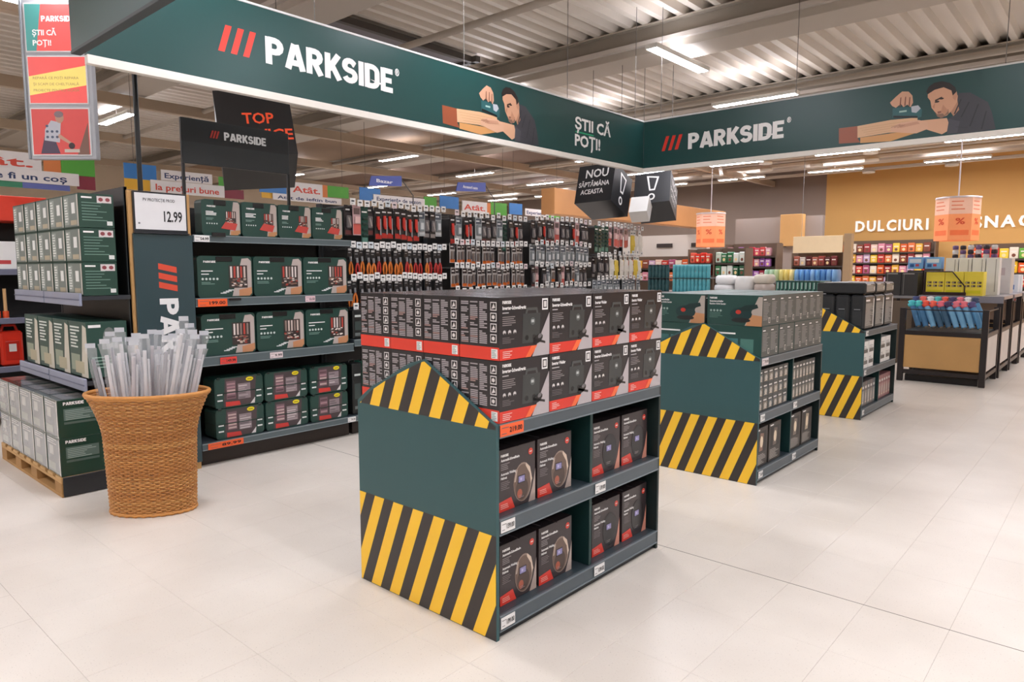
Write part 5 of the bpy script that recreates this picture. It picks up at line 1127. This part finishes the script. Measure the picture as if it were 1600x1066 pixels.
def goods_shelf(label, what, x0, x1, y, levels, pal, depth=.4, pw=.16, ph=.24, header=None, post=None, body='#6a5646'):
    t = thing('goods_shelf', label, 'shelving', ((x0 + x1) / 2, y, 0)); hx = (x1 - x0) / 2
    obj('back_panel', MB().box(-hx, hx, depth, depth + .03, 0, max(levels) + ph + .1, body), MATTE, t)
    for z in levels: obj('shelf', MB().box(-hx, hx, 0, depth, z - .04, z, '#4a3f38'), STEEL, t)
    obj('base', MB().box(-hx, hx, .03, depth, 0, .15, '#3a322d'), STEEL, t)
    for s_ in (-1, 1): obj('side', MB().box(*sorted((s_ * hx, s_ * (hx + .03))), 0, depth, 0, max(levels) + ph + .08, body), MATTE, t)
    if header: obj('header_board', MB().box(-hx, hx, -.02, .03, header[0], header[1], header[2], .004), MATTE, t)
    if post: obj('post', MB().box(hx + .03, hx + .2, -.05, .15, 0, post, '#a58a68', .004), MATTE, t)
    n = int((x1 - x0) / pw)
    for r, z in enumerate(levels):
        for i in range(n):
            c = pal[((i // 2) * 5 + r * 3 + i % 2) % len(pal)]; key = (what, c, i % 2)
            if key not in MESHC:
                m = MB().box(-pw * .46, pw * .46, -.06, .06, 0, ph * (.9 if i % 2 else 1), c, .012); m.art(Art().rect(pw * .15, ph * .58, pw * .6, ph * .1, '#f0e6dc', 1).ell(pw * .46, ph * .3, pw * .22, ph * .16, '#f3d9a0' if i % 2 else '#7a4a3a', 1, 8), (-pw * .46, -.06, 0), X_, Z_)
                me = m.mesh('package'); me.materials.append(GLOSSP); MESHC[key] = me
            tag(obj('package', MESHC[key], None, None, (x0 + pw * (i + .5), y + .1, z + .001)), 'small package on the %s, %s shelf from the top, %s from left' % (what, od(len(levels) - 1 - r), od(i)), 'package', 'packages on the ' + what)
goods_shelf('wall shelf of colourful sweets under the DULCIURI letters', 'sweets wall shelf', -7.0, -4.3, 23.2, (.80, 1.13, 1.46, 1.79, 2.10), PAL, pw=.20, ph=.27)
goods_shelf('shelf of snack bags under the SNACKS letters', 'snack shelf', -2.95, -1.0, 20.0, (.85, 1.18, 1.51, 1.84), PAL3, pw=.19, ph=.27)
goods_shelf('shelf with a cream header board and a wooden post', 'cream-headed shelf', -6.44, -5.26, 18.0, (1.32, 1.68), PAL4, pw=.15, ph=.24, header=(2.0, 2.41, '#f0d9b0'), post=2.45)
goods_shelf('shelf of red and purple packs beyond the teal bottles', 'red and purple shelf', -7.75, -6.50, 17.0, (1.36, 1.66, 1.92), PAL2, pw=.14, ph=.22)
goods_shelf('shelf of red bottles behind the display table', 'red bottle shelf', -7.85, -7.20, 15.2, (1.45, 1.74), PAL5, pw=.13, ph=.24)
goods_shelf('shelf of green and white packs beside the red bottles', 'green and white shelf', -7.12, -6.42, 15.0, (1.45, 1.74), PAL6, pw=.14, ph=.24)
goods_shelf('long low shelf of mixed packs behind the hook wall', 'far mixed shelf', -12.5, -9.2, 18.6, (1.25, 1.62), PAL, pw=.22, ph=.26)
struct('wall_partition', MB().box(-13.2, -9.7, 19.9, 20.1, 0, 2.66, '#d6cdc2'), wall_m)
struct('wall_partition', MB().box(-9.7, -7.0, 21.9, 22.1, 0, 3.2, '#9a8d84'), wall_m)
for k, (x, y) in enumerate(((-11.4, 19.86), (-10.2, 19.86), (-8.6, 21.86))):
    tag(obj('wall_plaque', MB().box(x, x + .55, y, y + .035, 2.28, 2.40, '#3a302c', .004), MATTE, None), 'small dark plaque on the far partition, %s from the left' % od(k), 'plaque', 'dark plaques')
struct('trim_1', MB().box(-10.4, -10.0, 12.8, 21.8, 2.86, 3.45, '#c98f58', .01), mat('fascia_wood', None, .5, noise=.1, scale=2))
struct('trim_2', MB().box(-8.15, -7.5, 21.6, 21.9, 2.3, 3.25, '#d9a868', .01), mat('fascia_wood', None, .5))
def lantern(label, x, y, z0, z1, r):
    t = thing('promotion_lantern', label, 'sign', (x, y, z0), 0, 'orange percent lanterns'); h = z1 - z0; n = 6
    for k in range(n):
        a0, a1 = 2 * math.pi * k / n + .3, 2 * math.pi * (k + 1) / n + .3; p, q = (r * math.cos(a0), r * math.sin(a0)), (r * math.cos(a1), r * math.sin(a1)); L = math.dist(p, q); U = ((q[0] - p[0]) / L, (q[1] - p[1]) / L, 0); Nn = cross(U, Z_)
        m = MB().prism([(0, 0), (L, 0), (L, h), (0, h)], (p[0], p[1], 0), U, Z_, .006, '#f0945e')
        A = Art(); A.rect(0, h * .62, L, h * .38, '#e9b9a0', 1); A.lines(L * .1, h * .9, L * .8, 3, h * .09, '#d97a5a', random.Random(k), 2, .3); A.text('%', L * .3, h * .38, h * .14, '#c9482a', L * .42, .02); A.rect(L * .1, h * .12, L * .8, h * .12, '#e8703f', 1)
        m.art(A, (p[0], p[1], 0), U, Z_, Nn, .001, .001); obj('panel', m, mat('lantern_print', None, .5, emit=.10), t)  # slight glow put into the panels so the orange looks luminous
    obj('top_ring', MB().lathe([(r * 1.03, h), (r * 1.03, h + .03), (r * .9, h + .03)], '#cfc6c6', n=12), STEEL, t); obj('pole', MB().tube([(0, 0, h), (0, 0, ZC - .036 - z0)], .012, '#cfc6c6', 6), STEEL, t)
lantern('orange percent lantern in front of the ochre wall letters', -2.48, 15.2, 2.12, 2.88, .36)
lantern('orange percent lantern above the far shelves, left one', -8.68, 18.0, 2.2, 3.08, .38)
t = thing('exit_lamp', 'small glowing blue-white sign above the red and purple shelf', 'lamp', (-6.55, 18.9, 2.22)); obj('face', MB().box(-.12, .12, -.03, 0, 0, .18, '#bfe6ff', .004), mat('blue_glow', None, .4, emit=2.5), t); obj('rod', MB().tube([(0, -.015, .18), (0, -.015, ZC - 2.22)], .006, '#777777', 5), STEEL, t)
